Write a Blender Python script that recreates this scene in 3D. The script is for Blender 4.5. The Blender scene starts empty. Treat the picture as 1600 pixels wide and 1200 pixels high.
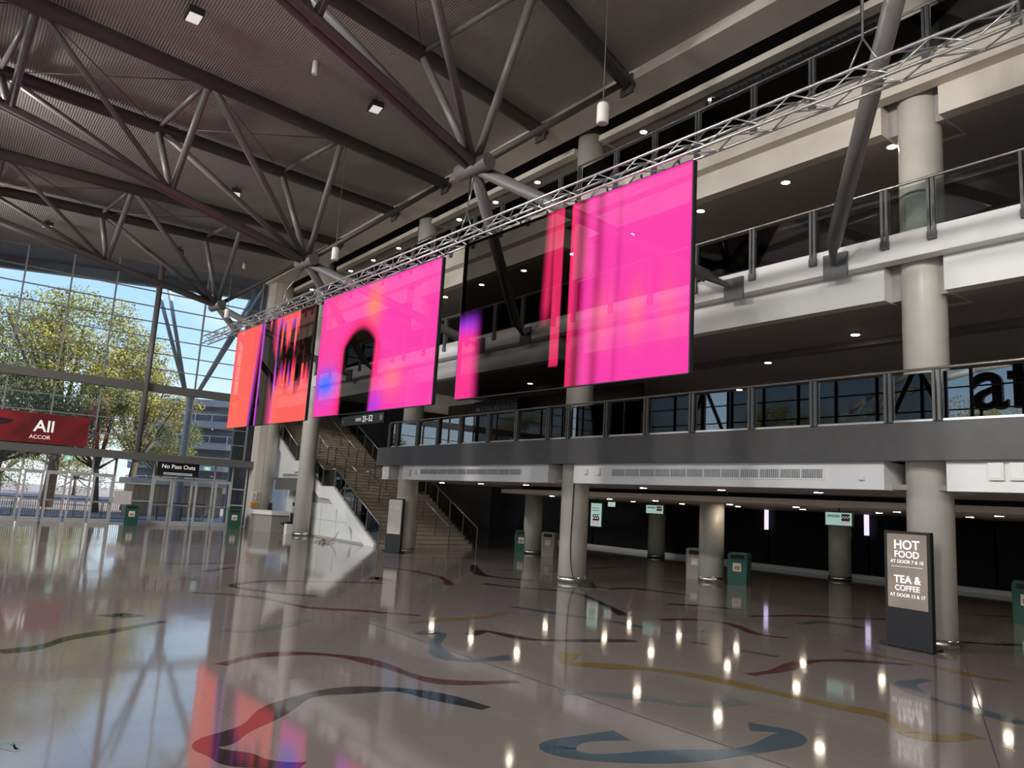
import bpy, bmesh, math, random
from mathutils import Vector, Matrix
random.seed(7)
S = bpy.context.scene
COL = S.collection

# ------------------------------------------------------------------ camera
RIGHT = Vector((0.60737618, 0.79222411, 0.05895026))
DOWN = Vector((-0.08946215, 0.14194436, -0.98582368))
FWD = Vector((-0.78936095, 0.593492, 0.15708769))
FPX = 1176.16
CAM = Vector((0, 0, 2.1))
cd = bpy.data.cameras.new('camera'); cam = bpy.data.objects.new('camera', cd); COL.objects.link(cam)
cd.sensor_width = 36; cd.lens = FPX / 1600 * 36; cd.clip_end = 2000; cd.clip_start = .05
cam.matrix_world = Matrix(((RIGHT.x, -DOWN.x, -FWD.x, CAM.x), (RIGHT.y, -DOWN.y, -FWD.y, CAM.y), (RIGHT.z, -DOWN.z, -FWD.z, CAM.z), (0, 0, 0, 1)))
S.camera = cam
def ray(u, v): return RIGHT * (u - 800) + DOWN * (v - 600) + FWD * FPX
def on(u, v, x=None, y=None, z=None):
    d = ray(u, v)
    if x is not None: t = (x - CAM.x) / d.x
    elif y is not None: t = (y - CAM.y) / d.y
    else: t = (z - CAM.z) / d.z
    return CAM + d * t

# ------------------------------------------------------------------ world, sun, exposure
S.view_settings.view_transform = 'Standard'; S.view_settings.look = 'None'
S.view_settings.exposure = 0.4; S.view_settings.gamma = 1.0; S.view_settings.use_curve_mapping = False
S.cycles.max_bounces = 8; S.cycles.diffuse_bounces = 4; S.cycles.glossy_bounces = 4
S.cycles.transmission_bounces = 6; S.cycles.transparent_max_bounces = 24
S.cycles.sample_clamp_indirect = 6.0; S.cycles.caustics_reflective = False; S.cycles.caustics_refractive = False
W = bpy.data.worlds.new('sky'); S.world = W; W.use_nodes = True
nt = W.node_tree; nt.nodes.clear()
def nn(t, ty, **k):
    n = t.nodes.new(ty)
    for a, b in k.items(): setattr(n, a, b)
    return n
tc = nn(nt, 'ShaderNodeTexCoord'); sep = nn(nt, 'ShaderNodeSeparateXYZ')
nt.links.new(tc.outputs['Generated'], sep.inputs[0])
rmp = nn(nt, 'ShaderNodeValToRGB')
e = rmp.color_ramp.elements
e[0].position = 0.0; e[0].color = (.95, .96, .98, 1)
e[1].position = .55; e[1].color = (.10, .30, .75, 1)
k_ = rmp.color_ramp.elements.new(.16); k_.color = (.50, .72, .97, 1)
nt.links.new(sep.outputs['Z'], rmp.inputs[0])
mp = nn(nt, 'ShaderNodeMapping'); mp.inputs['Scale'].default_value = (2.2, 2.2, 5.5)
nz = nn(nt, 'ShaderNodeTexNoise'); nz.inputs['Scale'].default_value = 1.6; nz.inputs['Detail'].default_value = 7
nt.links.new(tc.outputs['Generated'], mp.inputs[0]); nt.links.new(mp.outputs[0], nz.inputs['Vector'])
cr_ = nn(nt, 'ShaderNodeValToRGB'); cr_.color_ramp.elements[0].position = .45; cr_.color_ramp.elements[1].position = .68
cr_.color_ramp.elements[1].color = (.85, .85, .85, 1)
nt.links.new(nz.outputs['Fac'], cr_.inputs[0])
mx = nn(nt, 'ShaderNodeMixRGB'); mx.inputs[2].default_value = (.95, .96, .98, 1)
nt.links.new(cr_.outputs[0], mx.inputs[0]); nt.links.new(rmp.outputs[0], mx.inputs[1])
bg = nn(nt, 'ShaderNodeBackground'); bg.inputs[1].default_value = 1.2
nt.links.new(mx.outputs[0], bg.inputs[0])
wo = nn(nt, 'ShaderNodeOutputWorld'); nt.links.new(bg.outputs[0], wo.inputs[0])
sd = bpy.data.lights.new('sun', 'SUN'); sd.energy = 5.5; sd.angle = math.radians(.6); sd.color = (1, .86, .62)
sun = bpy.data.objects.new('sun', sd); COL.objects.link(sun)
sun.rotation_euler = Vector((.45, .8, .62)).to_track_quat('Z', 'Y').to_euler()
FILL_W = 430.0

# ------------------------------------------------------------------ materials
MATS = {}
def mat(name, col=(.5, .5, .5), rough=.5, metal=0, emit=None, es=1, noise=0, nscale=8, bump=0, bscale=30, spec=.5, coat=0):
    if name in MATS: return MATS[name]
    m = bpy.data.materials.new(name); m.use_nodes = True; t = m.node_tree; b = t.nodes['Principled BSDF']
    b.inputs['Base Color'].default_value = (*col, 1); b.inputs['Roughness'].default_value = rough
    b.inputs['Metallic'].default_value = metal; b.inputs['Specular IOR Level'].default_value = spec
    b.inputs['Coat Weight'].default_value = coat
    if emit: b.inputs['Emission Color'].default_value = (*emit, 1); b.inputs['Emission Strength'].default_value = es
    tcn = nn(t, 'ShaderNodeTexCoord')
    n = nn(t, 'ShaderNodeTexNoise'); n.inputs['Scale'].default_value = nscale; n.inputs['Detail'].default_value = 5
    t.links.new(tcn.outputs['Object'], n.inputs['Vector'])
    amt = noise if noise else .06
    r = nn(t, 'ShaderNodeValToRGB')
    r.color_ramp.elements[0].color = (*[c * (1 - amt) for c in col], 1); r.color_ramp.elements[1].color = (*[min(1, c * (1 + amt)) for c in col], 1)
    r.color_ramp.elements[0].position = .3; r.color_ramp.elements[1].position = .7
    t.links.new(n.outputs['Fac'], r.inputs[0]); t.links.new(r.outputs[0], b.inputs['Base Color'])
    if bump:
        n2 = nn(t, 'ShaderNodeTexNoise'); n2.inputs['Scale'].default_value = bscale
        t.links.new(tcn.outputs['Object'], n2.inputs['Vector'])
        bp = nn(t, 'ShaderNodeBump'); bp.inputs['Strength'].default_value = bump; bp.inputs['Distance'].default_value = .02
        t.links.new(n2.outputs['Fac'], bp.inputs['Height']); t.links.new(bp.outputs[0], b.inputs['Normal'])
    MATS[name] = m; return m
def glassmat(name, tint=(.9, .93, .93), ior=1.5, rough=0.0):
    m = bpy.data.materials.new(name); m.use_nodes = True; t = m.node_tree; t.nodes.clear()
    o = nn(t, 'ShaderNodeOutputMaterial'); tr = nn(t, 'ShaderNodeBsdfTransparent'); tr.inputs[0].default_value = (*tint, 1)
    g = nn(t, 'ShaderNodeBsdfGlossy'); g.inputs['Roughness'].default_value = rough
    f = nn(t, 'ShaderNodeFresnel'); f.inputs[0].default_value = ior
    x = nn(t, 'ShaderNodeMixShader'); t.links.new(f.outputs[0], x.inputs[0]); t.links.new(tr.outputs[0], x.inputs[1]); t.links.new(g.outputs[0], x.inputs[2])
    t.links.new(x.outputs[0], o.inputs[0]); MATS[name] = m; return m
def terrazzo(name, col, joints=True):
    m = bpy.data.materials.new(name); m.use_nodes = True; t = m.node_tree; b = t.nodes['Principled BSDF']
    tcn = nn(t, 'ShaderNodeTexCoord')
    v = nn(t, 'ShaderNodeTexVoronoi'); v.inputs['Scale'].default_value = 22
    t.links.new(tcn.outputs['Object'], v.inputs['Vector'])
    r = nn(t, 'ShaderNodeValToRGB')
    el = r.color_ramp.elements; el[0].position = 0; el[0].color = (*[c * .35 for c in col], 1); el[1].position = .13; el[1].color = (*col, 1)
    t.links.new(v.outputs['Distance'], r.inputs[0])
    n = nn(t, 'ShaderNodeTexNoise'); n.inputs['Scale'].default_value = .5; n.inputs['Detail'].default_value = 6
    t.links.new(tcn.outputs['Object'], n.inputs['Vector'])
    mm = nn(t, 'ShaderNodeMixRGB', blend_type='MULTIPLY'); mm.inputs[0].default_value = .25
    t.links.new(r.outputs[0], mm.inputs[1]); t.links.new(n.outputs['Color'], mm.inputs[2])
    last = mm.outputs[0]
    if joints:
        br = nn(t, 'ShaderNodeTexBrick'); br.offset = 0; br.inputs['Scale'].default_value = 1; br.inputs['Brick Width'].default_value = 1.25
        br.inputs['Row Height'].default_value = 1.25; br.inputs['Mortar Size'].default_value = .004
        br.inputs['Color1'].default_value = br.inputs['Color2'].default_value = (1, 1, 1, 1); br.inputs['Mortar'].default_value = (.8, .79, .79, 1)
        t.links.new(tcn.outputs['Object'], br.inputs['Vector'])
        m2 = nn(t, 'ShaderNodeMixRGB', blend_type='MULTIPLY'); m2.inputs[0].default_value = 1
        t.links.new(last, m2.inputs[1]); t.links.new(br.outputs['Color'], m2.inputs[2]); last = m2.outputs[0]
    t.links.new(last, b.inputs['Base Color'])
    b.inputs['Roughness'].default_value = .07; b.inputs['IOR'].default_value = 2.0
    nb = nn(t, 'ShaderNodeTexNoise'); nb.inputs['Scale'].default_value = .9; nb.inputs['Detail'].default_value = 2
    t.links.new(tcn.outputs['Object'], nb.inputs['Vector'])
    bp = nn(t, 'ShaderNodeBump'); bp.inputs['Strength'].default_value = .06; bp.inputs['Distance'].default_value = .03
    t.links.new(nb.outputs['Fac'], bp.inputs['Height']); t.links.new(bp.outputs[0], b.inputs['Normal'])
    MATS[name] = m; return m
cream = mat('cream paint', (.72, .66, .58), .55, noise=.03, nscale=2)
white = mat('white paint', (.80, .80, .80), .5, noise=.02, nscale=2)
columnm = mat('column paint', (.62, .60, .54), .35, noise=.04, nscale=3)
darkgrey = mat('charcoal fascia', (.085, .083, .085), .45, noise=.08, nscale=4)
ceil_dark = mat('dark ceiling paint', (.42, .39, .385), .75, noise=.05)
ceil_mid = mat('grey ceiling paint', (.34, .32, .31), .7)
black = mat('black', (.008, .008, .008), .7)
blackcloth = mat('black drape cloth', (.006, .006, .007), .9, bump=.4, bscale=6)
steel = mat('grey painted steel', (.15, .14, .14), .4)
steel_dark = mat('dark roof steel', (.075, .068, .066), .45)
postm = mat('balustrade post steel', (.11, .115, .12), .35)
alu = mat('aluminium', (.62, .62, .62), .3, metal=.85)
railm = mat('brushed rail', (.42, .39, .36), .28, metal=.9)
chrome = mat('stainless collar', (.7, .7, .68), .22, metal=1)
doorm = mat('silver door frame', (.62, .63, .63), .35, metal=.2)
mullm = mat('mullion grey', (.30, .31, .31), .4)
tan = mat('tan stair stone', (.56, .48, .38), .6, noise=.1)
green = mat('green plastic', (.012, .085, .055), .35)
beige = mat('beige plastic', (.40, .35, .29), .45)
lampm = mat('lit lens', (1, 1, 1), .4, emit=(1, .86, .66), es=45)
glass = glassmat('window glass', (.86, .90, .91), 1.45)
glass_b = glassmat('balustrade glass', (.80, .84, .84), 1.6)
glass_r = glassmat('reflective balustrade glass', (.62, .66, .66), 3.3)
floorm = terrazzo('terrazzo floor', (.235, .203, .194))

# ------------------------------------------------------------------ mesh helpers
class MB:
    def __init__(s): s.v = []; s.f = []
    def box(s, x0, x1, y0, y1, z0, z1):
        i = len(s.v)
        s.v += [Vector(p) for p in ((x0, y0, z0), (x1, y0, z0), (x1, y1, z0), (x0, y1, z0), (x0, y0, z1), (x1, y0, z1), (x1, y1, z1), (x0, y1, z1))]
        s.f += [[i + a for a in q] for q in ((3, 2, 1, 0), (4, 5, 6, 7), (0, 1, 5, 4), (1, 2, 6, 5), (2, 3, 7, 6), (3, 0, 4, 7))]
        return s
    def tube(s, a, b, r, n=10, r2=None):
        a = Vector(a); b = Vector(b); d = (b - a)
        if d.length < 1e-6: return s
        q = d.normalized().to_track_quat('Z', 'Y'); i = len(s.v); r2 = r if r2 is None else r2
        for p, rr in ((a, r), (b, r2)):
            for k in range(n):
                an = 2 * math.pi * k / n
                s.v.append(p + q @ Vector((rr * math.cos(an), rr * math.sin(an), 0)))
        for k in range(n):
            l = (k + 1) % n
            s.f.append([i + k, i + l, i + n + l, i + n + k])
        s.f.append([i + k for k in range(n)][::-1]); s.f.append([i + n + k for k in range(n)])
        return s
    def lathe(s, prof, c=(0, 0, 0), n=24):
        i = len(s.v); c = Vector(c)
        for r, z in prof:
            for k in range(n):
                an = 2 * math.pi * k / n
                s.v.append(c + Vector((r * math.cos(an), r * math.sin(an), z)))
        for j in range(len(prof) - 1):
            for k in range(n):
                l = (k + 1) % n
                s.f.append([i + j * n + k, i + j * n + l, i + (j + 1) * n + l, i + (j + 1) * n + k])
        s.f.append([i + k for k in range(n)][::-1]); s.f.append([i + (len(prof) - 1) * n + k for k in range(n)])
        return s
    def prism(s, pts, axis, a, b):
        """pts: 2-D outline; axis 'z': (x,y) extruded in z, 'y': (x,z) in y, 'x': (y,z) in x"""
        i = len(s.v); n = len(pts)
        for h in (a, b):
            for p in pts:
                s.v.append(Vector((p[0], p[1], h) if axis == 'z' else (p[0], h, p[1]) if axis == 'y' else (h, p[0], p[1])))
        s.f.append([i + k for k in range(n)][::-1]); s.f.append([i + n + k for k in range(n)])
        for k in range(n):
            l = (k + 1) % n; s.f.append([i + k, i + l, i + n + l, i + n + k])
        return s
    def path(s, pts, r, n=6):
        for a, b in zip(pts[:-1], pts[1:]): s.tube(a, b, r, n)
        return s
    def build(s, name, m, parent=None, smooth=False, local=False):
        off = Vector((0, 0, 0)); q = parent
        while q is not None and not local: off = off + q.matrix_basis.translation; q = q.parent
        me = bpy.data.meshes.new(name); me.from_pydata([v - off for v in s.v], [], s.f)
        bm = bmesh.new(); bm.from_mesh(me); bmesh.ops.recalc_face_normals(bm, faces=bm.faces); bm.to_mesh(me); bm.free()
        if smooth:
            for p in me.polygons: p.use_smooth = len(p.vertices) == 4
        me.materials.append(m)
        o = bpy.data.objects.new(name, me); COL.objects.link(o)
        if parent is not None: o.parent = parent
        return o
def tag(o, label=None, cat=None, group=None, kind=None):
    if label: o['label'] = label
    if cat: o['category'] = cat
    if group: o['group'] = group
    if kind: o['kind'] = kind
    return o
def thing(name, label, cat, loc=(0, 0, 0), rz=0, group=None, kind=None):
    o = bpy.data.objects.new(name, None); COL.objects.link(o); o.location = loc; o.rotation_euler = (0, 0, rz)
    o.empty_display_size = .1
    return tag(o, label, cat, group, kind)
def dup(root, loc, rz=0, label=None, group=None):
    r = root.copy(); COL.objects.link(r); r.location = loc; r.rotation_euler = (0, 0, rz)
    if label: r['label'] = label
    if group: r['group'] = group
    for ch in list(root.children):
        c = ch.copy(); COL.objects.link(c); c.parent = r
        for g in list(ch.children):
            d = g.copy(); COL.objects.link(d); d.parent = c
    return r
def share(o, parent, loc, rot=None, scale=None):
    c = o.copy(); COL.objects.link(c); c.parent = parent; c.location = loc
    if rot is not None: c.rotation_euler = rot
    if scale is not None: c.scale = scale
    return c
def text(body, size, origin, right, up, m, parent, name='lettering', depth=.004, align='LEFT', bold=0.0):
    cu = bpy.data.curves.new('t', 'FONT'); cu.body = body; cu.size = size; cu.extrude = depth; cu.align_x = align; cu.offset = bold
    to = bpy.data.objects.new('t', cu); COL.objects.link(to)
    bpy.context.view_layer.update()
    me = bpy.data.meshes.new_from_object(to.evaluated_get(bpy.context.evaluated_depsgraph_get()))
    bpy.data.objects.remove(to); bpy.data.curves.remove(cu)
    r = Vector(right).normalized(); u = Vector(up).normalized(); n = r.cross(u)
    M = Matrix(((r.x, u.x, n.x, origin[0]), (r.y, u.y, n.y, origin[1]), (r.z, u.z, n.z, origin[2]), (0, 0, 0, 1)))
    if parent is not None: M = Matrix.Translation(-parent.matrix_basis.translation) @ M
    me.transform(M); me.materials.clear(); me.materials.append(m)
    o = bpy.data.objects.new(name, me); COL.objects.link(o)
    if parent is not None: o.parent = parent
    return o
def struct(name, mb, m, parent=None, smooth=False):
    o = mb.build(name, m, parent, smooth)
    if parent is None: o['kind'] = 'structure'
    return o

# ------------------------------------------------------------------ setting constants
XL, XR, YB, YF = -41.5, 22.0, -14.0, 14.2
def roofz(y): return 13.8 - .08 * (13.5 - y)
L1, L2, L3 = 4.03, 7.72, 11.3
COLX = [-6.6, -16.5, -26.3, -35.5]

# ------------------------------------------------------------------ floor and its inlays
fl = struct('floor', MB().box(XL, XR, YB, 36, -.2, 0), floorm)
struct('trim_0', MB().box(-47, XL, 14.3, 36, -.2, 0), floorm)
INK = {'k': (.028, .026, .028), 'r': (.11, .036, .036), 'b': (.07, .105, .135), 'y': (.21, .145, .05), 't': (.15, .185, .17), 'o': (.23, .155, .075), 'g': (.10, .095, .09)}
inkm = {k: terrazzo('inlay ' + k, c, False) for k, c in INK.items()}
def catmull(P, n=6):
    out = []
    for i in range(len(P) - 1):
        p0 = P[max(0, i - 1)]; p1 = P[i]; p2 = P[i + 1]; p3 = P[min(len(P) - 1, i + 2)]
        for k in range(n):
            t = k / n
            out.append(.5 * ((2 * p1) + (p2 - p0) * t + (2 * p0 - 5 * p1 + 4 * p2 - p3) * t * t + (3 * p1 - p0 - 3 * p2 + p3) * t ** 3))
    return out + [P[-1]]
def inlay(color, px, w=.22, seed=0):
    P = catmull([on(u, v, z=0) for u, v in px])
    rnd = random.Random(seed or int(px[0][0] * 7 + px[0][1])); L = []; R = []; n = len(P)
    ph = rnd.random() * 6
    for i, p in enumerate(P):
        d = (P[min(n - 1, i + 1)] - P[max(0, i - 1)]); d.z = 0
        if d.length < 1e-6: d = Vector((1, 0, 0))
        d.normalize(); nn_ = Vector((-d.y, d.x, 0)); ww = w * .5 * (1 + .3 * math.sin(ph + i * .5))
        L.append(p + nn_ * ww); R.append(p - nn_ * ww)
    mb = MB(); h = .0015
    mb.v = [Vector((p.x, p.y, h)) for p in L] + [Vector((p.x, p.y, h)) for p in R]
    mb.f = [[i, i + 1, n + i + 1, n + i] for i in range(n - 1)]
    o = mb.build('floor_inlay', inkm[color], fl)
    for p in o.data.polygons:
        if p.normal.z < 0: p.flip()
    return o
INL = [
 ('k', [(470, 1199), (400, 1192), (355, 1181), (322, 1168), (352, 1152), (400, 1130), (440, 1104), (490, 1085), (560, 1078), (625, 1078), (690, 1090), (760, 1107)], .24),
 ('r', [(345, 1039), (400, 1025), (470, 1021), (545, 1027), (600, 1040), (660, 1060), (720, 1067), (810, 1065)], .2),
 ('b', [(650, 990), (682, 990), (680, 1008), (692, 1024), (730, 1032), (802, 1027)], .24),
 ('k', [(735, 992), (755, 986), (780, 990), (820, 998), (880, 1001), (992, 1001)], .2),
 ('y', [(890, 1020), (886, 1035), (930, 1040), (1010, 1045), (1100, 1058), (1200, 1080), (1300, 1102), (1385, 1120), (1420, 1145), (1480, 1153), (1522, 1149)], .26),
 ('t', [(875, 1082), (920, 1083), (1000, 1090), (1080, 1102), (1160, 1096)], .2),
 ('b', [(972, 1149), (900, 1156), (872, 1170), (930, 1184), (1050, 1182), (1160, 1174), (1225, 1158), (1232, 1144), (1170, 1135)], .26),
 ('r', [(1170, 1054), (1215, 1048), (1255, 1035), (1305, 1032), (1360, 1034), (1425, 1039)], .2),
 ('b', [(1450, 1062), (1415, 1069), (1445, 1088), (1510, 1106), (1600, 1131)], .22),
 ('y', [(1320, 1016), (1400, 1029), (1470, 1044), (1530, 1058), (1576, 1064)], .2),
 ('o', [(640, 973), (700, 968), (760, 964), (788, 957)], .22),
 ('k', [(740, 883), (748, 896), (775, 902), (832, 907)], .3),
 ('k', [(755, 912), (820, 919), (890, 925), (935, 940), (976, 962)], .22),
 ('r', [(598, 886), (650, 893), (690, 903), (703, 914)], .25),
 ('r', [(300, 926), (360, 929), (420, 936), (480, 949), (560, 954), (656, 962)], .2),
 ('k', [(0, 1019), (60, 1011), (110, 997), (180, 985), (255, 971)], .22),
 ('k', [(165, 963), (190, 960), (210, 964)], .3),
 ('k', [(602, 911), (520, 909), (420, 908), (362, 915), (420, 925), (496, 932)], .2),
 ('b', [(800, 948), (880, 960), (950, 970), (1015, 982)], .2),
 ('r', [(1033, 969), (1085, 968), (1140, 975), (1180, 990), (1230, 997)], .2),
 ('k', [(955, 917), (1000, 921), (1045, 926), (1075, 930)], .2), ('k', [(1045, 944), (1100, 947), (1160, 953)], .2),
 ('r', [(1170, 963), (1250, 962), (1330, 966), (1410, 968)], .2), ('g', [(1080, 1003), (1150, 1015), (1215, 1026)], .15),
 ('t', [(350, 984), (400, 986), (440, 978), (485, 967)], .22), ('o', [(290, 903), (300, 906), (312, 906)], .3),
 ('t', [(0, 1170), (18, 1165), (32, 1164)], .25), ('k', [(320, 893), (345, 889), (365, 887)], .2), ('r', [(240, 879), (300, 881), (390, 878)], .2),
 ('r', [(950, 921), (990, 919), (1030, 923)], .2), ('k', [(780, 890), (850, 893), (900, 893)], .2), ('k', [(850, 884), (920, 888), (960, 886)], .2),
 ('k', [(1500, 1003), (1560, 1007), (1600, 1008)], .2), ('r', [(1500, 958), (1550, 962), (1600, 964)], .2), ('g', [(1250, 975), (1290, 972), (1350, 982)], .25),
 ('k', [(1020, 906), (1070, 910), (1140, 913)], .2), ('r', [(575, 870), (640, 872), (680, 876)], .2), ('k', [(655, 868), (690, 872), (760, 872)], .2),
 ('y', [(1590, 940), (1560, 938), (1530, 935)], .2), ('k', [(580, 905), (590, 902), (602, 908)], .3), ('t', [(1040, 990), (1090, 985), (1110, 988)], .2),
]
for c, px, w in INL: inlay(c, px, w)
jm = mat('floor joint', (.05, .045, .045), .4)
for a, b in (((500, 947), (1235, 1200)), ((905, 918), (1600, 1046)), ((1507, 1032), (1562, 1200))):
    A = on(*a, z=0); B = on(*b, z=0); d = (B - A).normalized(); n = Vector((-d.y, d.x, 0)) * .008
    mb = MB(); mb.v = [Vector((p.x, p.y, .001)) for p in (A - n, B - n, B + n, A + n)]; mb.f = [[0, 1, 2, 3]]
    mb.build('expansion_joint', jm, fl)

# ------------------------------------------------------------------ roof deck
deckm = mat('roof deck', (.36, .33, .315), .65)
t = deckm.node_tree; b = t.nodes['Principled BSDF']; tcn = nn(t, 'ShaderNodeTexCoord')
wv = nn(t, 'ShaderNodeTexWave'); wv.bands_direction = 'Y'; wv.inputs['Scale'].default_value = 4.5
t.links.new(tcn.outputs['Object'], wv.inputs['Vector']); bp = nn(t, 'ShaderNodeBump'); bp.inputs['Strength'].default_value = .3; bp.inputs['Distance'].default_value = .02
t.links.new(wv.outputs['Fac'], bp.inputs['Height']); t.links.new(bp.outputs[0], b.inputs['Normal'])
mb = MB(); mb.prism([(YB - 1.5, roofz(YB - 1.5)), (13.6, roofz(13.6)), (13.6, roofz(13.6) + .3), (YB - 1.5, roofz(YB - 1.5) + .3)], 'x', XL - 3, XR)
struct('ceiling', mb, deckm)
mb = MB(); mb.prism([(YB - 1.5, roofz(YB - 1.5) - .55), (13.6, roofz(13.6) - .55), (13.6, roofz(13.6) + .3), (YB - 1.5, roofz(YB - 1.5) + .3)], 'x', XL - 3.4, XL - 3)
struct('trim_1', mb, mat('eave fascia', (.62, .64, .66), .5))
# roof over the galleries and the shell behind
struct('ceiling_4', MB().box(-47, XR, 13.4, 36, 14.6, 14.9), ceil_mid)
struct('wall_back', MB().box(-47, XR, 34, 34.3, 0, 14.6), mat('rear wall dark', (.03, .03, .03), .8))
struct('wall_right', MB().box(XR, XR + .3, YB, 34, 0, 14.8), cream)
struct('wall_left', MB().box(-47.3, -47, 14.3, 34, 0, 14.6), ceil_mid)

# ------------------------------------------------------------------ galleries
struct('trim_2', MB().box(-27.7, XR, YF, YF + .3, 3.32, L1), darkgrey)          # level one fascia
struct('floor_2', MB().box(-27.7, XR, YF + .3, 34, 3.6, L1 - .01), ceil_mid)
struct('trim_3', MB().box(-27.7, -27.4, YF + .3, 34, 3.32, L1), darkgrey)
def notched(name, x0, x1, y, z0, z1, m, cols, nw=.56, th=.3):
    """a bulkhead band cut open round each column, with the returns of each notch"""
    mb = MB(); xs = [x0]
    for c in sorted(cols):
        if x0 < c < x1: xs += [c - nw, c + nw]
    xs.append(x1)
    for a, b in zip(xs[::2], xs[1::2]):
        mb.box(a, b, y, y + th, z0, z1)
        mb.box(b - .02, b, y + th, y + 1.2, z0, z1); mb.box(a, a + .02, y + th, y + 1.2, z0, z1)
    for a, b in zip(xs[1::2], xs[2::2]): mb.box(a, b, y + 1.1, y + 1.2, z0, z1)
    return struct(name, mb, m)
colx_all = COLX + [3.3, 13.2]
notched('trim_4', -27.4, XR, 14.35, 2.78, 3.32, white, colx_all)
struct('ceiling_1', MB().box(-27.4, XR, 14.65, 34, 2.8, 2.9), ceil_mid)
# lower ceiling with its curved edge
P = [(-24.9, 18.9), (-24.7, 18.35), (-24.2, 18.05), (-22, 17.95), (-18, 17.95), (-12, 18.15), (-6, 18.55), (0, 19.2), (XR, 22), (XR, 34), (-24.9, 34)]
struct('trim_5', MB().prism(P, 'z', 2.52, 2.67), cream)
struct('trim_6', MB().box(-24, XR, 18.9, 19.1, 2.67, 2.8), black)
for nm, z0, z1, zl, zt in (('2', 6.52, 7.2, 7.2, L2), ('3', 10.05, 10.68, 10.65, L3)):
    mm_ = white if nm == '2' else cream
    struct('trim_1' + nm, MB().box(XL, XR, YF, YF + .3, zl, zt), mm_)
    notched('trim_2' + nm, XL, XR, 14.5, z0, z1, mm_, colx_all)
    struct('ceiling_' + nm, MB().box(-27.4, XR, 14.8, 34, z0 + .02, zt - .1), ceil_dark)
    struct('floor_1' + nm, MB().box(XL, -27.4, 14.5, 15.02, zl, zt - .02), mm_)
    struct('trim_3' + nm, MB().box(-27.4, XR, 17.5, 17.8, z0 - .12, z0 + .02), mat('slot grey', (.2, .19, .19), .7))
struct('trim_7', MB().box(XL, XR, 13.4, 14.4, 13.5, 14.6), cream)
struct('trim_8', MB().box(XL, XR, 14.4, 14.75, 13.75, 14.6), black)
notched('trim_9', XL, XR, 14.75, 13.22, 13.4, cream, colx_all)
struct('ceiling_3b', MB().box(XL, XR, 15.05, 34, 13.24, 13.4), ceil_dark)
struct('wall_left_end', MB().box(XL - .4, XL, 13.7, 34, 7.6, 14.6), cream)

# ------------------------------------------------------------------ columns
def column(x, y, r, top, label, group=None):
    o = thing('column', label, 'column', (x, y, 0), group=group)
    MB().lathe([(r, .02), (r, top)], (x, y, 0), 32).build('shaft', columnm, o, True)
    MB().lathe([(r + .012, 0), (r + .012, .16)], (x, y, 0), 32).build('base_collar', chrome, o, True)
    return o
for x, yc, lab in zip(COLX, (14.95, 14.95, 14.95, 14.48), ('thick round cream column rising past all levels behind the hot food sign', 'round cream column with a black cable running down to the floor',
                         'round cream column standing at the foot of the stairs beside the pizza sign', 'round cream column in front of the white stair side wall')):
    column(x, yc, .4, 14.4, lab)
column(-41.0, 14.38, .5, 14.4, 'wide cream column in the corner beside the entrance glazing')
for x, y, lab in ((-16.0, 20.6, 'column under the gallery between the beige bin and the green bin'), (-26.3, 21.4, 'column under the gallery between the far green bin and far beige bin'),
                  (-15.5, 27.6, 'shaded rear column before the black drapes behind the hanging display'), (-24.8, 27.8, 'shaded rear column before the black drapes, farther left')):
    column(x, y, .4, 2.6, lab)

# ------------------------------------------------------------------ balustrades
PO = [0, .88, 2.42, 3.87, 5.32, 6.97, 8.47]
posts = sorted(round(-46.97 + 10 * k + o, 2) for k in range(7) for o in PO)
def balustrade(z, x0, x1, label, l1=False):
    o = thing('balustrade', label, 'balustrade', ((x0 + x1) / 2, YF, z))
    xs = [p for p in posts if x0 - .01 <= p <= x1]
    if xs[0] - x0 > .4: xs = [x0] + xs
    pm = None
    for x in xs:
        if pm is None:
            mb = MB(); lo = z if l1 else z - .28
            mb.box(x - .07, x - .02, YF - .06, YF - .0, lo, z + .93); mb.box(x + .02, x + .07, YF - .06, YF, lo, z + .93)
            if not l1: mb.box(x - .08, x + .08, YF - .07, YF - .0, lo, lo + .16)
            pm = mb.build('post', postm, o); x_0 = x
        else: share(pm, o, (x - x_0, 0, 0))
    for a, b in zip(xs[:-1], xs[1:]):
        MB().box(a + .08, b - .08, YF + .02, YF + .035, z + .04, z + .9).build('glass_panel', glass_r if l1 else glass_b, o)
        if l1: MB().box(a + .08, b - .08, YF, YF + .06, z, z + .04).build('base_channel', alu, o)
    MB().tube((x0, YF - .03, z + .96), (x1, YF - .03, z + .96), .028, 8).build('handrail', railm, o, True)
    return o
balustrade(L1, -26.7, XR, 'level one glass balustrade with steel posts above the charcoal fascia', True)
balustrade(L2, XL, XR, 'level two glass balustrade bolted to the white slab edge')
balustrade(L3, XL, XR, 'top level glass balustrade in front of the black curtain')

# ------------------------------------------------------------------ curtain on the top level
c0 = on(1100, 150, y=15.2).x; c1 = on(1398, 30, y=15.2).x
mb = MB(); n = 120
for i in range(n + 1):
    x = c0 + (c1 - c0) * i / n; y = 15.25 + .05 * math.sin(i * 1.9) + .03 * math.sin(i * .7)
    mb.v += [Vector((x, y, L3 + .02)), Vector((x, y, 13.2)), Vector((x, y + .03, L3 + .02)), Vector((x, y + .03, 13.2))]
for i in range(n):
    a = 4 * i; mb.f += [[a, a + 4, a + 5, a + 1], [a + 2, a + 3, a + 7, a + 6]]
tag(mb.build('curtain', blackcloth, None, True), 'long black pleated curtain on the top gallery level', 'curtain')

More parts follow.
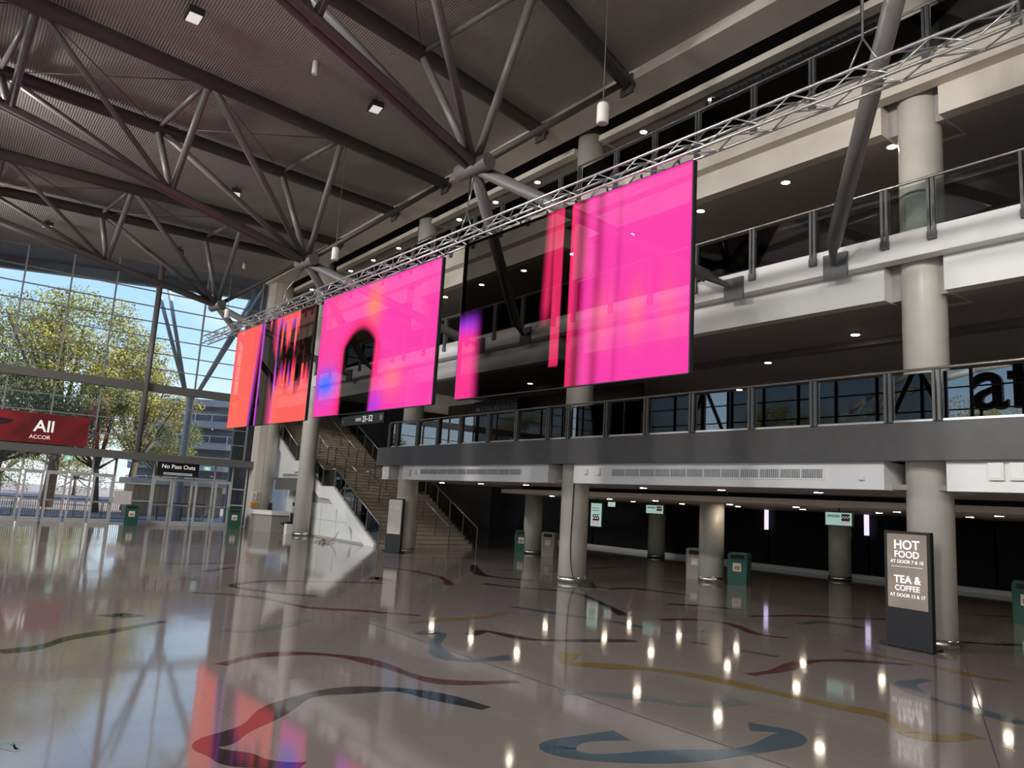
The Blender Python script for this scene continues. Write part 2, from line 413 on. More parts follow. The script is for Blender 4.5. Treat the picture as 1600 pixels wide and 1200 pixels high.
# ------------------------------------------------------------------ roof trusses
def tubeo(name, a, b, r, m, parent, n=10): return MB().tube(a, b, r, n).build(name, m, parent, True)
PA = [13.2, 8.75, 4.4, .36, -3.9]; PBT = [13.4, 8.2, 3.95, -.1, -4.3]
cable = mat('steel cable', (.12, .11, .11), .4)
def truss(N, a0, a1, b0, b1, label, yend=-13.5):
    """N node; a0->a1 and b0->b1 are (x at Y=13.3, x at Y=0) of the two top chords"""
    N = Vector(N); o = thing('roof_truss', label, 'roof truss', (N.x, N.y, N.z))
    def top(c, y): x = c[0] + (c[1] - c[0]) * (13.3 - y) / 13.3; return Vector((x, y, roofz(y) - .3))
    ca = (a0, a1); cb = (b0, b1)
    for c in (ca, cb):
        tubeo('top_chord', top(c, 13.5), top(c, yend), .2, steel_dark, o, 12)
        bx = top(c, 13.4); MB().box(bx.x - .22, bx.x + .22, 13.34, 13.42, bx.z - .35, bx.z + .2).build('bracket', steel_dark, o)
    ax = ((ca[1] + cb[1]) - (ca[0] + cb[0])) / 2 / 13.3
    def bot(y): return Vector((N.x + ax * (N.y - y), y, N.z + (9.3 - y) * .138))
    side = Vector((.14, 0, 0))
    for sgn in (-1, 1): tubeo('bottom_chord', bot(N.y) + side * sgn, bot(-5.2) + side * sgn * .6, .105, steel, o, 10)
    B = [N, bot(4.45), bot(.25), bot(-4.0)]
    A_ = [top(ca, y) for y in PA]; B_ = [top(cb, y) for y in PBT]
    for T in (A_, B_):
        tubeo('web_tube', B[0], T[1], .1, steel, o); tubeo('web_tube', B[0], T[2], .1, steel, o)
        tubeo('web_tube', B[1], T[2], .1, steel, o); tubeo('web_tube', B[1], T[3], .075, steel, o)
        tubeo('web_tube', B[2], T[3], .1, steel, o); tubeo('web_tube', B[2], T[4], .075, steel, o)
    for i in (1, 2, 3):
        tubeo('cross_tube', A_[i], B_[i], .07, steel, o)
        tubeo('bracing_cable', A_[i], B_[i + 1], .015, cable, o, 5); tubeo('bracing_cable', B_[i], A_[i + 1], .015, cable, o, 5)
    # node casting with its end drums, spreader tube and the raking struts to level two
    d = Vector((.9, .1, 0)).normalized()
    MB().tube(N - d * .55, N + d * .55, .2, 14).build('node_drum', steel, o, True)
    tubeo('eave_tube', N + Vector((0, .1, .1)), top(ca, 13.3), .09, steel_dark, o)
    for bx, bz in ((N.x - 3.9, 7.36), (N.x + 3.9, 7.36)):
        E_ = Vector((bx, YF - .28, bz)); tubeo('raking_strut', N, E_ + (N - E_).normalized() * .5, .15, steel, o, 14)
        MB().tube(E_ + (N - E_).normalized() * .55, E_ + Vector((0, .15, 0)), .11, 8, .05).build('strut_foot', postm, o)
        MB().box(bx - .26, bx + .26, YF - .05, YF, bz - .28, bz + .24).build('foot_plate', postm, o)
    return o
truss((-14.4, 9.3, 10.04), -13.4, -8.1, -17.05, -13.0, 'tubular roof truss whose node hangs over the rightmost pink screen')
truss((-24.7, 9.3, 10.0), -22.55, -18.85, -26.4, -22.85, 'tubular roof truss whose node hangs above the middle pink screen')
truss((-34.9, 9.2, 10.2), -31.7, -29.0, -35.3, -32.9, 'tubular roof truss nearest the glazed entrance wall')
truss((-4.1, 9.3, 10.04), -3.4, 3.4, -7.4, -1.6, 'tubular roof truss at the right whose strut crosses the upper galleries')

# ------------------------------------------------------------------ lighting truss and screens
def TL(x): return 9.5 + (x + 7.9) / 21.0
TX0, TX1 = -32.8, -3.05
def tz(x): return 8.13 + (x + 7.9) * .006
o = thing('lighting_truss', 'long aluminium lattice truss carrying the three screens', 'truss', ((TX0 + TX1) / 2, TL(-18), tz(-18)))
h = .145
def tp(x, sy, sz): return Vector((x, TL(x) + sy * h, tz(x) + h + sz * h))
for sy in (-1, 1):
    for sz in (-1, 1): tubeo('chord', tp(TX0, sy, sz), tp(TX1, sy, sz), .026, alu, o, 8)
nb = 60; dx = (TX1 - TX0) / nb
for i in range(nb):
    x = TX0 + i * dx; f = 1 if i % 2 else -1
    for sy in (-1, 1): tubeo('brace', tp(x, sy, -f), tp(x + dx, sy, f), .012, alu, o, 6)
    tubeo('brace', tp(x, -f, 1), tp(x + dx, f, 1), .012, alu, o, 6)
    tubeo('brace', tp(x, f, -1), tp(x + dx, -f, -1), .012, alu, o, 6)
chainm = mat('chain steel', (.35, .35, .35), .35, metal=.8)
for nx, lab in ((-14.4, 'rigging chain dropping from the node above the rightmost screen'), (-24.7, 'rigging chain dropping from the node above the middle screen'), (-4.0, 'rigging chain at the right end of the lighting truss')):
    N = Vector((nx, 9.3, 9.85)); tx = nx if nx < -5 else -5.0; E_ = Vector((tx, TL(tx), tz(tx) + .3))
    c = thing('rigging_chain', lab, 'chain', E_)
    if nx > -5: N = Vector((tx, TL(tx), roofz(TL(tx)) - .1))
    tubeo('sling', N + Vector((.05, 0, 0)), E_ + Vector((0, 0, .5)), .018, chainm, c, 6); tubeo('sling', N - Vector((.12, 0, 0)), E_ + Vector((0, 0, .5)), .014, black, c, 6)
    tubeo('bridle', E_ + Vector((0, 0, .5)), E_ + Vector((.25, 0, 0)), .014, chainm, c, 6); tubeo('bridle', E_ + Vector((0, 0, .5)), E_ - Vector((.25, 0, 0)), .014, chainm, c, 6)
def sstep(a, b, x):
    t = max(0, min(1, (x - a) / (b - a))) if a != b else float(x > a); return t * t * (3 - 2 * t)
def lerp(a, b, t): return tuple(p + (q - p) * t for p, q in zip(a, b))
PINK = (1.0, .055, .42); HOT = (1.0, .03, .16); CORAL = (1.0, .135, .115); ORG = (1.0, .22, .10); BLU = (.05, .12, 1.0); PUR = (.42, .05, .9)
def bump1(x, c, w): return math.exp(-((x - c) / w) ** 2)
def scr_right(u, v):
    c = (0, 0, 0)
    e = .165 - .02 * v
    if u < .14: c = lerp(lerp(HOT, PINK, .5), PUR, sstep(.35, .5, v)); c = tuple(k * (1 - sstep(.07, .14, u)) * (1 - sstep(.42, .56, v)) for k in c)
    s = .455 + .02 * (v - .5)
    if v > .35 - .0 and abs(u - s) < .03: c = lerp(c, HOT, (1 - abs(u - s) / .03) * sstep(.3, .5, v) * .8)
    b0 = .555 + .03 * v * 0
    if u > b0:
        c = lerp(HOT, PINK, sstep(b0, b0 + .05, u))
        dk = 0
        for cc, w in ((.60, .022), (.675, .018), (.755, .01)):
            dk = max(dk, bump1(u, cc - .01 * (1 - v), w) * (.95 if cc < .62 else .55 if cc < .7 else .25))
        c = lerp(c, (.25, 0, .03), dk)
        o_ = max(bump1(u, .70, .05) * .35, bump1(u, .82, .03) * .5, bump1(u, .93, .03) * .35) * math.exp(-((v - .33) / .16) ** 2)
        c = lerp(c, ORG, o_ * .8)
    elif u > b0 - .09: c = lerp(c, HOT, sstep(b0 - .07, b0 - .005, u) * .0 + (.75 if u > b0 - .075 and u < b0 - .035 and v > .12 else 0))
    return c
def scr_mid(u, v):
    c = PINK; c = lerp(c, CORAL, .25 * bump1(u, .12, .15) * v)
    c = lerp(c, ORG, .85 * bump1(u, .5, .07) * math.exp(-((v - .82) / .16) ** 2))
    c = lerp(c, ORG, .5 * bump1(u, .70, .08) * math.exp(-((v - .22) / .12) ** 2))
    top = .68 - 6.5 * (u - .4) ** 2
    wl, wr = .235, .57 - .03 * (1 - v)
    ins = sstep(wl, wl + .035, u) * (1 - sstep(wr - .035, wr, u)) * (1 - sstep(top - .05, top + .02, v))
    halo = sstep(wl - .07, wl + .01, u) * (1 - sstep(wr, wr + .06, u)) * (1 - sstep(top, top + .1, v))
    c = lerp(c, HOT, .8 * halo)
    bl = math.exp(-((u - .1) / .11) ** 2 - ((v - .26) / .12) ** 2); c = lerp(c, BLU, min(1, 1.15 * bl))
    c = lerp(c, PUR, .8 * math.exp(-((u - .56) / .06) ** 2 - ((v - .03) / .12) ** 2))
    return tuple(k * (1 - ins) for k in c)
_r = random.Random(3); _st = [_r.random() for _ in range(90)]
def scr_left(u, v):
    c = lerp(CORAL, HOT, .25 * v); i = int(u * 44); s = _st[i]; s2 = _st[i + 40]
    if u < .27: return lerp(c, ORG, .22)
    d = 0.0
    if u < .62: d = sstep(.27 + .07 * v, .34 + .07 * v, u) * (1 - sstep(.85 + .25 * s, 1.0 + .25 * s, v + .25 * abs(u - .45)))
    if u > .5:
        lo = .26 + .3 * s + .15 * (u - .5); hi = .68 + .3 * s2
        d = max(d * (1 - sstep(.5, .62, u)), sstep(lo - .15, lo + .05, v) * (1 - sstep(hi - .12, hi + .05, v)))
        if u > .84 and v > .5: d = max(d, .95)
    if s > .8 and u < .6: d *= .1
    edge = 4 * d * (1 - d)
    c = lerp(c, PUR if s2 > .45 and u < .8 else HOT, min(1, .9 * edge))
    if s > .8 and .3 < u < .6: c = lerp(c, PUR if s2 > .5 else HOT, .6)
    return tuple(k * (1 - d) for k in c)
def screen(xa, xb, za, zb, fn, label, nu=176, nv=88):
    o = thing('led_screen', label, 'screen', ((xa + xb) / 2, TL((xa + xb) / 2), za))
    ox, oy, oz = o.location
    me = bpy.data.meshes.new('display'); vs = []; fs = []; cols = []
    for j in range(nv + 1):
        for i in range(nu + 1):
            u = i / nu; v = j / nv; x = xa + (xb - xa) * u
            vs.append((x - ox, TL(x) - oy, za + (zb - za) * v - oz)); cols.append(fn(min(u, .9999), v))
    for j in range(nv):
        for i in range(nu): a = j * (nu + 1) + i; fs.append((a, a + 1, a + nu + 2, a + nu + 1))
    me.from_pydata(vs, [], fs); ca = me.color_attributes.new('picture', 'FLOAT_COLOR', 'POINT')
    ca.data.foreach_set('color', [k for c in cols for k in (*c, 1)])
    me.materials.append(MATS['led']); d = bpy.data.objects.new('display', me); COL.objects.link(d); d.parent = o
    for x in (xa, xb):
        MB().box(x - .025, x + .025, TL(x) + .005, TL(x) + .09, za, zb).build('side_frame', black, o)
    for zz in (za, zb):
        mb = MB(); y0, y1 = TL(xa), TL(xb)
        mb.v = [Vector(p) for p in ((xa, y0 + .005, zz - .015), (xb, y1 + .005, zz - .015), (xb, y1 + .06, zz - .015), (xa, y0 + .06, zz - .015), (xa, y0 + .005, zz + .015), (xb, y1 + .005, zz + .015), (xb, y1 + .06, zz + .015), (xa, y0 + .06, zz + .015))]
        mb.f = [[3, 2, 1, 0], [4, 5, 6, 7], [0, 1, 5, 4], [1, 2, 6, 5], [2, 3, 7, 6], [3, 0, 4, 7]]; mb.build('edge_frame', black, o)
    k = 8
    for i in range(k):
        x = xa + .3 + (xb - xa - .6) * i / (k - 1)
        MB().tube((x, TL(x) + .02, zb), (x, TL(x), tz(x) + .02), .022, 6).build('hanging_clamp', postm, o)
    return o
m = bpy.data.materials.new('led'); m.use_nodes = True; t = m.node_tree; t.nodes.clear(); MATS['led'] = m
oo = nn(t, 'ShaderNodeOutputMaterial'); at = nn(t, 'ShaderNodeAttribute'); at.attribute_name = 'picture'
em = nn(t, 'ShaderNodeEmission'); em.inputs[1].default_value = .74; ge = nn(t, 'ShaderNodeNewGeometry'); mf = nn(t, 'ShaderNodeMixRGB'); mf.inputs[2].default_value = (0, 0, 0, 1); t.links.new(ge.outputs['Backfacing'], mf.inputs[0]); t.links.new(at.outputs['Color'], mf.inputs[1]); tr = nn(t, 'ShaderNodeBsdfTransparent'); tr.inputs[0].default_value = (.15, .145, .14, 1)
ad = nn(t, 'ShaderNodeAddShader'); t.links.new(mf.outputs[0], em.inputs[0]); t.links.new(em.outputs[0], ad.inputs[0]); t.links.new(tr.outputs[0], ad.inputs[1]); t.links.new(ad.outputs[0], oo.inputs[0])
screen(-14.37, -7.9, 4.37, 8.05, scr_right, 'see-through hanging screen with pink right half and clear dark middle')
screen(-21.65, -15.3, 4.32, 7.96, scr_mid, 'hanging screen filled with hot pink around a clear arch and a blue spot')
screen(-28.9, -22.2, 4.26, 7.92, scr_left, 'coral red hanging screen streaked with black and purple nearest the entrance')

# ------------------------------------------------------------------ left glazed wall
GX = XL
win = thing('window_1', None, None, (GX, 0, 0), kind='structure')
MY = [-13.8, -11.6, -9.6, -7.6, -5.6, -3.6, -1.7, .2, 2.13, 4.05, 6.0, 7.9, 10.35, 13.3]
ZT = [3.53, 4.33, 5.13, 5.93, 6.7, 7.05, 7.85, 8.65, 9.45, 10.25, 11.05, 11.85]
for y in MY: MB().box(GX - .06, GX + .06, y - .035, y + .035, 3.5, roofz(y)).build('mullion', mullm, win)
for z in ZT: MB().box(GX - .05, GX + .05, MY[0], MY[-1], z - .022, z + .022).build('transom', mullm, win)
pm = None
for a, b in zip(MY[:-1], MY[1:]):
    zz = ZT + [roofz((a + b) / 2)]
    for z0, z1 in zip(zz[:-1], zz[1:]):
        MB().box(GX - .008, GX + .008, a + .03, b - .03, z0 + .02, z1 - .02).build('pane', glass, win)
MB().box(GX - .12, GX + .25, YB, 13.6, 6.66, 7.05).build('beam', mat('beam grey', (.15, .15, .145), .45), win)
MB().box(GX - .2, GX + .55, YB, 13.7, 3.16, 3.52).build('lower_beam', mat('beam grey'), win)
for y in (-7.6, .2, 7.95): MB().tube((GX + .35, y, 3.5), (GX + .35, y, roofz(y)), .12, 12).build('mast', steel, win, True)
# doors: leaves with frame, pane and push bar
def leaf(y0, y1, n, hi=2.32):
    d = thing('door_%d' % n, None, None, (GX, y0, 0), kind='structure'); s = .09
    MB().box(GX - .04, GX + .04, y0, y0 + s, 0, hi).build('stile', doorm, d); MB().box(GX - .04, GX + .04, y1 - s, y1, 0, hi).build('stile', doorm, d)
    MB().box(GX - .04, GX + .04, y0 + s, y1 - s, hi - .1, hi).build('top_rail', doorm, d); MB().box(GX - .04, GX + .04, y0 + s, y1 - s, 0, .22).build('bottom_rail', doorm, d)
    MB().box(GX - .006, GX + .006, y0 + s, y1 - s, .22, hi - .1).build('pane', glass, d)
    MB().box(GX + .04, GX + .1, y0 + .05, y1 - .05, .98, 1.05).build('push_bar', alu, d)
lv = [(-11.4, -10.3), (-10.3, -9.2), (-8.9, -7.8), (-7.8, -6.7), (-5.0, -3.9), (-3.9, -2.8), (.1, 1.1), (1.15, 2.2), (2.3, 3.27), (3.37, 4.17), (4.29, 5.12), (5.25, 6.13), (6.23, 7.11), (8.92, 9.82), (9.88, 10.84), (11.0, 11.89), (11.99, 12.78)]
for i, (a, b) in enumerate(lv): leaf(a, b, i + 1)
fixed = [(-13.8, -11.4), (-9.2, -8.9), (-6.7, -5.0), (-2.8, .1), (7.11, 8.92), (12.78, 13.6)]
for a, b in fixed:
    MB().box(GX - .04, GX + .04, a, a + .07, 0, 3.16).build('stile', doorm, win); MB().box(GX - .04, GX + .04, b - .07, b, 0, 3.16).build('stile', doorm, win)
    MB().box(GX - .006, GX + .006, a + .07, b - .07, .05, 3.16).build('pane', glass, win)
    for z in (.03, 1.15, 2.0): MB().box(GX - .035, GX + .035, a + .07, b - .07, z - .03, z + .03).build('transom', doorm, win)
ys = sorted({y for p in lv for y in p})
for a, b in zip(ys[::2], ys[2::2]):
    MB().box(GX - .006, GX + .006, a, b, 2.38, 3.16).build('pane', glass, win)
    MB().box(GX - .04, GX + .04, a - .04, a + .04, 2.32, 3.16).build('stile', doorm, win)
MB().box(GX - .05, GX + .05, 2.2, 7.11, 2.32, 2.38).build('door_head', doorm, win); MB().box(GX - .05, GX + .05, 8.92, 12.8, 2.32, 2.38).build('door_head', doorm, win)
MB().box(GX - .05, GX + .05, -12, 2.2, 2.32, 2.38).build('door_head', doorm, win)

# ------------------------------------------------------------------ glazed wall behind the camera
w2 = thing('window_2', None, None, (0, YB, 0), kind='structure')
bx_ = [XL + .1 + i * 2.49 for i in range(26)]
for x in bx_: MB().box(x - .07, x + .07, YB - .08, YB + .08, 0, roofz(YB)).build('mullion', steel_dark, w2)
bz_ = [0.05, 1.2, 2.4, 3.6, 4.8, 6.0, 7.2, 8.4, 9.6, 10.8, roofz(YB) - .05]
for z in bz_: MB().box(XL, XR, YB - .05, YB + .05, z - .035, z + .035).build('transom', steel_dark, w2)
for a, b in zip(bx_[:-1], bx_[1:]): MB().box(a + .05, b - .05, YB - .008, YB + .008, .05, roofz(YB)).build('pane', glass, w2)
for i in range(0, 24, 6):
    x = bx_[i] + 1; tubeo('raking_tube', (x, YB - 1.5, 0), (x + 5.5, YB - 1.5, 11.3), .13, steel_dark, w2); tubeo('raking_tube', (x + 11, YB - 1.5, 0), (x + 5.5, YB - 1.5, 11.3), .13, steel_dark, w2)

# ------------------------------------------------------------------ stairs
st = thing('staircase', 'wide tan stone staircase climbing towards the entrance end', 'staircase', (-28.9, 17.5, 0))
SY0, SY1 = 15.05, 20.0
stepbox = {}
def flight(x, z, n, rise, run):
    for i in range(n):
        key = (round(rise, 3), round(run, 3))
        if key not in stepbox:
            mb = MB(); mb.box(-run - .02, 0, SY0 - 17.5, SY1 - 17.5, -.35, rise); stepbox[key] = mb.build('step', tan, st, local=True); s = stepbox[key]
        else: s = stepbox[key].copy(); COL.objects.link(s); s.parent = st
        s.location = (x + 28.9, 0, z)
        MB().box(x - .015, x + .018, SY0, SY1, z + rise - .035, z + rise).build('nosing', mat('stair nosing', (.30, .25, .19), .5), s)
        x -= run; z += rise
    return x, z
x, z = flight(-28.9, 0, 14, .1655, .314)
MB().box(x - 1.4, x, SY0, SY1, z - .3, z).build('landing', tan, st); xl1 = x; zl1 = z
x, z = flight(x - 1.4, z, 8, .156, .335)
MB().box(x - 1.0, x, SY0, SY1, z - .3, z).build('landing', tan, st); xl2 = x; zl2 = z
x, z = flight(x - 1.0, z, 22, .16, .31); xtop = x; ztop = z
def stz(x):
    if x > -28.9: return 0
    if x > xl1: return (-28.9 - x) / .314 * .1655
    if x > xl1 - 1.4: return zl1
    if x > xl2: return zl1 + (xl1 - 1.4 - x) / .335 * .156
    if x > xl2 - 1.0: return zl2
    return zl2 + (xl2 - 1 - x) / .31 * .16
for y, m_, th in ((SY0 - .12, white, .12), (SY1, black, .1)):
    pts = [(-28.75, 0), (-28.75, .12), (xl1, zl1 + .1), (xl1 - 1.4, zl1 + .1), (xl2, zl2 + .1), (xl2 - 1, zl2 + .1), (xtop, ztop + .1), (xtop, ztop - .5), (xl2 - 1, zl2 - .5), (xl2, zl2 - .45), (xl1 - 1.5, zl1 - .45), (xl1 - .3, zl1 - .5), (-29.6, 0)]
    MB().prism(pts, 'y', y, y + th).build('stringer', m_, st)
pts = [(-29.6, 0), (xl1 - .3, zl1 - .5), (xl1 - 1.5, zl1 - .45), (-36.4, 2.3), (-36.4, 0)]
wl = struct('wall_stair_side', MB().prism(pts, 'y', SY0, SY0 + .1), mat('panel joint grey', (.4, .4, .39), .6))
pan = mat('wall panel white', (.74, .76, .75), .4)
for i in range(4):
    xa, xb = -36.3 + i * 1.75, -36.3 + i * 1.75 + 1.715
    for za, zb in ((.08, .82), (.84, 1.6)):
        tz_ = lambda x: stz(x) - .55
        if tz_(xb) > zb: MB().box(xa, xb, SY0 - .02, SY0, za, zb).build('panel', pan, wl)
        elif tz_(xa) > za + .1:
            xe = xa
            while xe < xb and tz_(xe) > za: xe += .02
            xk = xa
            while xk < xb and tz_(xk) > zb: xk += .02
            MB().prism([(xa, za), (min(xe, xb), za), (min(xk, xb), min(zb, max(za, tz_(min(xk, xb))))), (xa, min(zb, tz_(xa)))], 'y', SY0 - .02, SY0).build('panel', pan, wl)
struct('wall_stair_end', MB().box(-44.5, -36.4, 15.7, 15.8, 0, 2.7), white)
struct('wall_recess', MB().box(-36.5, -36.4, SY0 + .1, 15.7, 0, 2.6), white)
struct('wall_upper', MB().prism([(-41.6, 2.75), (-35.2, 2.75), (xl2, zl2 - .47), (xl2 - 1, zl2 - .52), (-41.6, zl2 + 1.1)], 'y', SY0 + .0, SY0 + .03), white)
def rail(y, label, glassy=False):
    o = thing('stair_railing', label, 'railing', (-28.6, y, 0)); h = .92
    pts = [(-28.5, .02), (xl1, zl1), (xl1 - 1.4, zl1), (xl2, zl2), (xl2 - 1, zl2), (xtop, ztop)]
    P = [Vector((a, y, b + h)) for a, b in pts]
    P = [Vector((-28.5, y, .55 + .0)), ] + P if False else P
    for a, b in zip(P[:-1], P[1:]): tubeo('handrail', a, b, .025, railm, o, 8)
    for a, b in zip(pts[:-1], pts[1:]):
        L = math.hypot(a[0] - b[0], a[1] - b[1]); n = max(1, round(L / 1.25))
        for i in range(n):
            x = a[0] + (b[0] - a[0]) * i / n; z = a[1] + (b[1] - a[1]) * i / n
            MB().box(x - .03, x + .03, y - .02, y + .02, max(0, z - .1), z + h).build('post', postm, o)
        if glassy:
            MB().prism([(a[0], a[1] + .15), (b[0], b[1] + .15), (b[0], b[1] + .85), (a[0], a[1] + .85)], 'y', y - .006, y + .006).build('glass_panel', glass_b, o)
    return o
rail(SY0 - .03, 'glass-sided stair railing along the near white stringer', True)
rail(16.75, 'steel handrail up the stairs, first one in from the near stringer'); rail(18.45, 'steel handrail up the stairs, second one in from the near stringer')
rail(SY1 - .03, 'steel handrail along the far dark side of the stairs', True)

# ------------------------------------------------------------------ black drapes at the back of the ground floor
gaps = [on(u, 850, y=29.6).x for u in (925, 1030, 1200, 1357, 1555)]
edges = [-38] + gaps + [2]
labs = ['black drape panel farthest left behind the stairs and the cable column', 'black drape panel behind the tall mint display', 'broad black drape panel behind the nearer beige bin', 'black drape panel behind the near shaded rear column',
        'black drape panel behind the hot food sign', 'black drape panel at the right picture edge']
for (a, b), lab in zip(zip(edges[:-1], edges[1:]), labs):
    mb = MB(); n = max(8, int((b - a) / .12))
    for i in range(n + 1):
        xx = a + .06 + (b - a - .12) * i / n; y = 29.6 + .04 * math.sin(i * 1.7)
        mb.v += [Vector((xx, y, .17)), Vector((xx, y, 2.5)), Vector((xx, y + .03, .17)), Vector((xx, y + .03, 2.5))]
    for i in range(n): k = 4 * i; mb.f += [[k, k + 4, k + 5, k + 1], [k + 2, k + 3, k + 7, k + 6]]
    tag(mb.build('drape', blackcloth, None, True), lab, 'drape')
struct('baseboard_back', MB().box(-38, 9, 29.5, 29.75, 0, .16), white)
stripm = mat('lit strip', (.8, .8, .9), .4, emit=(.75, .68, 1), es=.9)
for g, (z0, z1), lab in ((gaps[2], (1.65, 2.5), 'narrow lit lilac strip between drapes left of the rear column'), (gaps[3], (1.7, 2.5), 'narrow lit lilac strip between drapes right of the rear column')):
    MB().box(g - .09, g + .09, 29.45, 29.5, z0, z1); s = MB().box(g - .09, g + .09, 29.45, 29.5, z0, z1).build('light_strip', stripm); tag(s, lab, 'light strip')

# ------------------------------------------------------------------ downlights
ring = mat('downlight ring', (.7, .7, .7), .4)
dl = thing('downlight', 'x', 'downlight', (0, 0, 0), group='x')
MB().lathe([(.13, 0), (.13, -.015), (.1, -.02)], (0, 0, 0), 16).build('trim_ring', ring, dl, True, True)
MB().lathe([(.095, -.021), (.09, -.024)], (0, 0, 0), 16).build('lens', lampm, dl, False, True)
first = [True]
def down(x, y, z, lab, grp):
    if first[0]: first[0] = False; dl.location = (x, y, z); dl['label'] = lab; dl['group'] = grp; return dl
    return dup(dl, (x, y, z), 0, lab, grp)
for k in range(8): down(-24.9 + k * 2.52, 15.15, 10.06, 'round downlight recessed in the level two gallery ceiling', 'level two downlights')
for k in range(12): down(-39.4 + k * 2.48, 15.3, 13.23, 'round downlight recessed in the top gallery ceiling', 'top level downlights')
for xx, yy in ((-24.4, 20.3), (-21.5, 17.0), (-12.5, 18.5), (-9, 16.8), (-5, 17.5), (-16, 22)): down(xx, yy, 6.53, 'round downlight recessed in the dark level one ceiling', 'level one downlights')
for k in range(9):
    down(-23 + k * 2.6, 19.6 + (k % 2) * .5 + k * .12, 2.515, 'round downlight in the low curved ceiling under the gallery', 'ground floor downlights')
    down(-22.3 + k * 2.6, 23.5, 2.515, 'round downlight in the low ceiling, row farther back under the gallery', 'rear ground floor downlights')
    down(-25.8 + k * 2.7, 16.2, 2.79, 'round downlight in the front ceiling strip behind the white bulkhead', 'front ground floor downlights')

# ------------------------------------------------------------------ ceiling floodlights, plus added unseen ones that light the hall
fl_pos = [on(305, 15, y=3.28), on(588, 160, y=8.65), on(370, 295, y=7.6), on(75, 348, y=2.4), on(281, 388, y=7.9)]
fl_lab = ['black ceiling floodlight at the top edge between two roof chords', 'black ceiling floodlight right of the middle truss', 'black ceiling floodlight above the middle truss node', 'black ceiling floodlight near the glazed wall at far left', 'black ceiling floodlight nearest the glazed entrance wall']
fl_pos += [Vector((x, y, 0)) for x in (-34, -24, -13, -2, 9, 18) for y in (-3, -9)]  # fill floodlights added out of view to brighten fascias and floor
proto = None; fill_proto = None; flens = mat('flood lens', (.8, .8, .8), .3, emit=(1, .95, .9), es=.4)
def flood(p, drop, lab):
    o = thing('floodlight', lab, 'floodlight', p, group='hall floodlights')
    MB().tube((0, 0, 0), (0, 0, -drop), .04, 8).build('stem', black, o, False, True)
    MB().box(-.24, .24, -.17, .17, -drop - .16, -drop).build('housing', black, o, False, True)
    MB().box(-.2, .2, -.14, .14, -drop - .175, -drop - .16).build('lens', flens, o, False, True)
    return o
for i, p in enumerate(fl_pos):
    q = (p.x, p.y, roofz(p.y) - .02)
    if i < 5:
        if proto is None: proto = flood(q, .14, fl_lab[0])
        else: dup(proto, q, random.uniform(-.4, .4), fl_lab[i], 'hall floodlights')
    else:
        lab = 'added black fill floodlight hung unseen behind the viewpoint'
        if fill_proto is None: fill_proto = flood(q, 1.1, lab)
        else: dup(fill_proto, q, 0, lab, 'hall floodlights')
        ld = bpy.data.lights.new('flood', 'AREA'); ld.shape = 'RECTANGLE'; ld.size = .9; ld.size_y = .6; ld.spread = math.radians(140); ld.energy = FILL_W; ld.color = (1, .96, .91)  # added fill light; only the unseen units carry one
        lo = bpy.data.objects.new('added_fill_lamp', ld); COL.objects.link(lo); lo.location = (q[0], q[1], q[2] - 1.4)
        lo.rotation_euler = (math.radians(62), 0, 0)

# ------------------------------------------------------------------ pendant speakers and small ceiling fittings
wh = mat('white device', (.78, .76, .74), .4)
for (u, v), lab in (((942, 178), 'white cylinder speaker hung on a wire beside the top gallery'), ((524, 397), 'white cylinder speaker hung on a wire before the middle node'), ((355, 490), 'white cylinder speaker hung on a wire by the truss end at left')):
    p = on(u, v, y=9.0); o = thing('pendant_speaker', lab, 'speaker', (p.x, p.y, p.z - .2))
    MB().lathe([(.09, 0), (.115, .02), (.115, .36), (.1, .4)], (p.x, p.y, p.z - .2), 18).build('body', wh, o, True)
    MB().tube((p.x, p.y, p.z + .2), (p.x, p.y, roofz(p.y)), .012, 5).build('wire', cable, o)
for (u, v), lab in (((493, 102), 'small white cylinder fitting on the roof deck right of the middle truss'), ((382, 413), 'small white cylinder fitting on the roof deck above the left screen')):
    for y in (6.5,):
        d = ray(u, v); tt = (13.7 - .08 * 13.5 - 2.1) / (d.z - .08 * d.y); p = CAM + d * tt
        tag(MB().lathe([(.07, -.35), (.08, -.33), (.08, 0)], (p.x, p.y, roofz(p.y)), 14).build('ceiling_fitting', wh, None, True), lab, 'fitting')

# ------------------------------------------------------------------ air grilles and boxes on the white bulkhead
gm = mat('grille dark', (.30, .29, .28), .5); yb = 14.35
def grille(x0, x1, n, z0, z1, label, y=yb):
    o = thing('air_grille', label, 'grille', ((x0 + x1) / 2, y, z0))
    MB().box(x0 - .04, x1 + .04, y - .015, y, z0 - .04, z1 + .04).build('frame', white, o)
    w = (x1 - x0) / n
    for i in range(n):
        a, b = x0 + i * w + .02, x0 + (i + 1) * w - .02
        c = MB().box(a, b, y - .02, y - .012, z0, z1).build('core', gm, o)
        mb = MB()
        for k in range(9): xx = a + (b - a) * (k + .5) / 9; mb.box(xx - .008, xx + .008, y - .032, y - .02, z0, z1)
        mb.build('vanes', alu, c)
grille(on(657, 738, y=yb).x, on(815, 738, y=yb).x, 10, 3.0, 3.17, 'long supply air grille in the white bulkhead left of the cable column')
grille(on(956, 738, y=yb).x, on(1287, 738, y=yb).x, 12, 2.99, 3.17, 'long supply air grille in the white bulkhead right of the cable column')
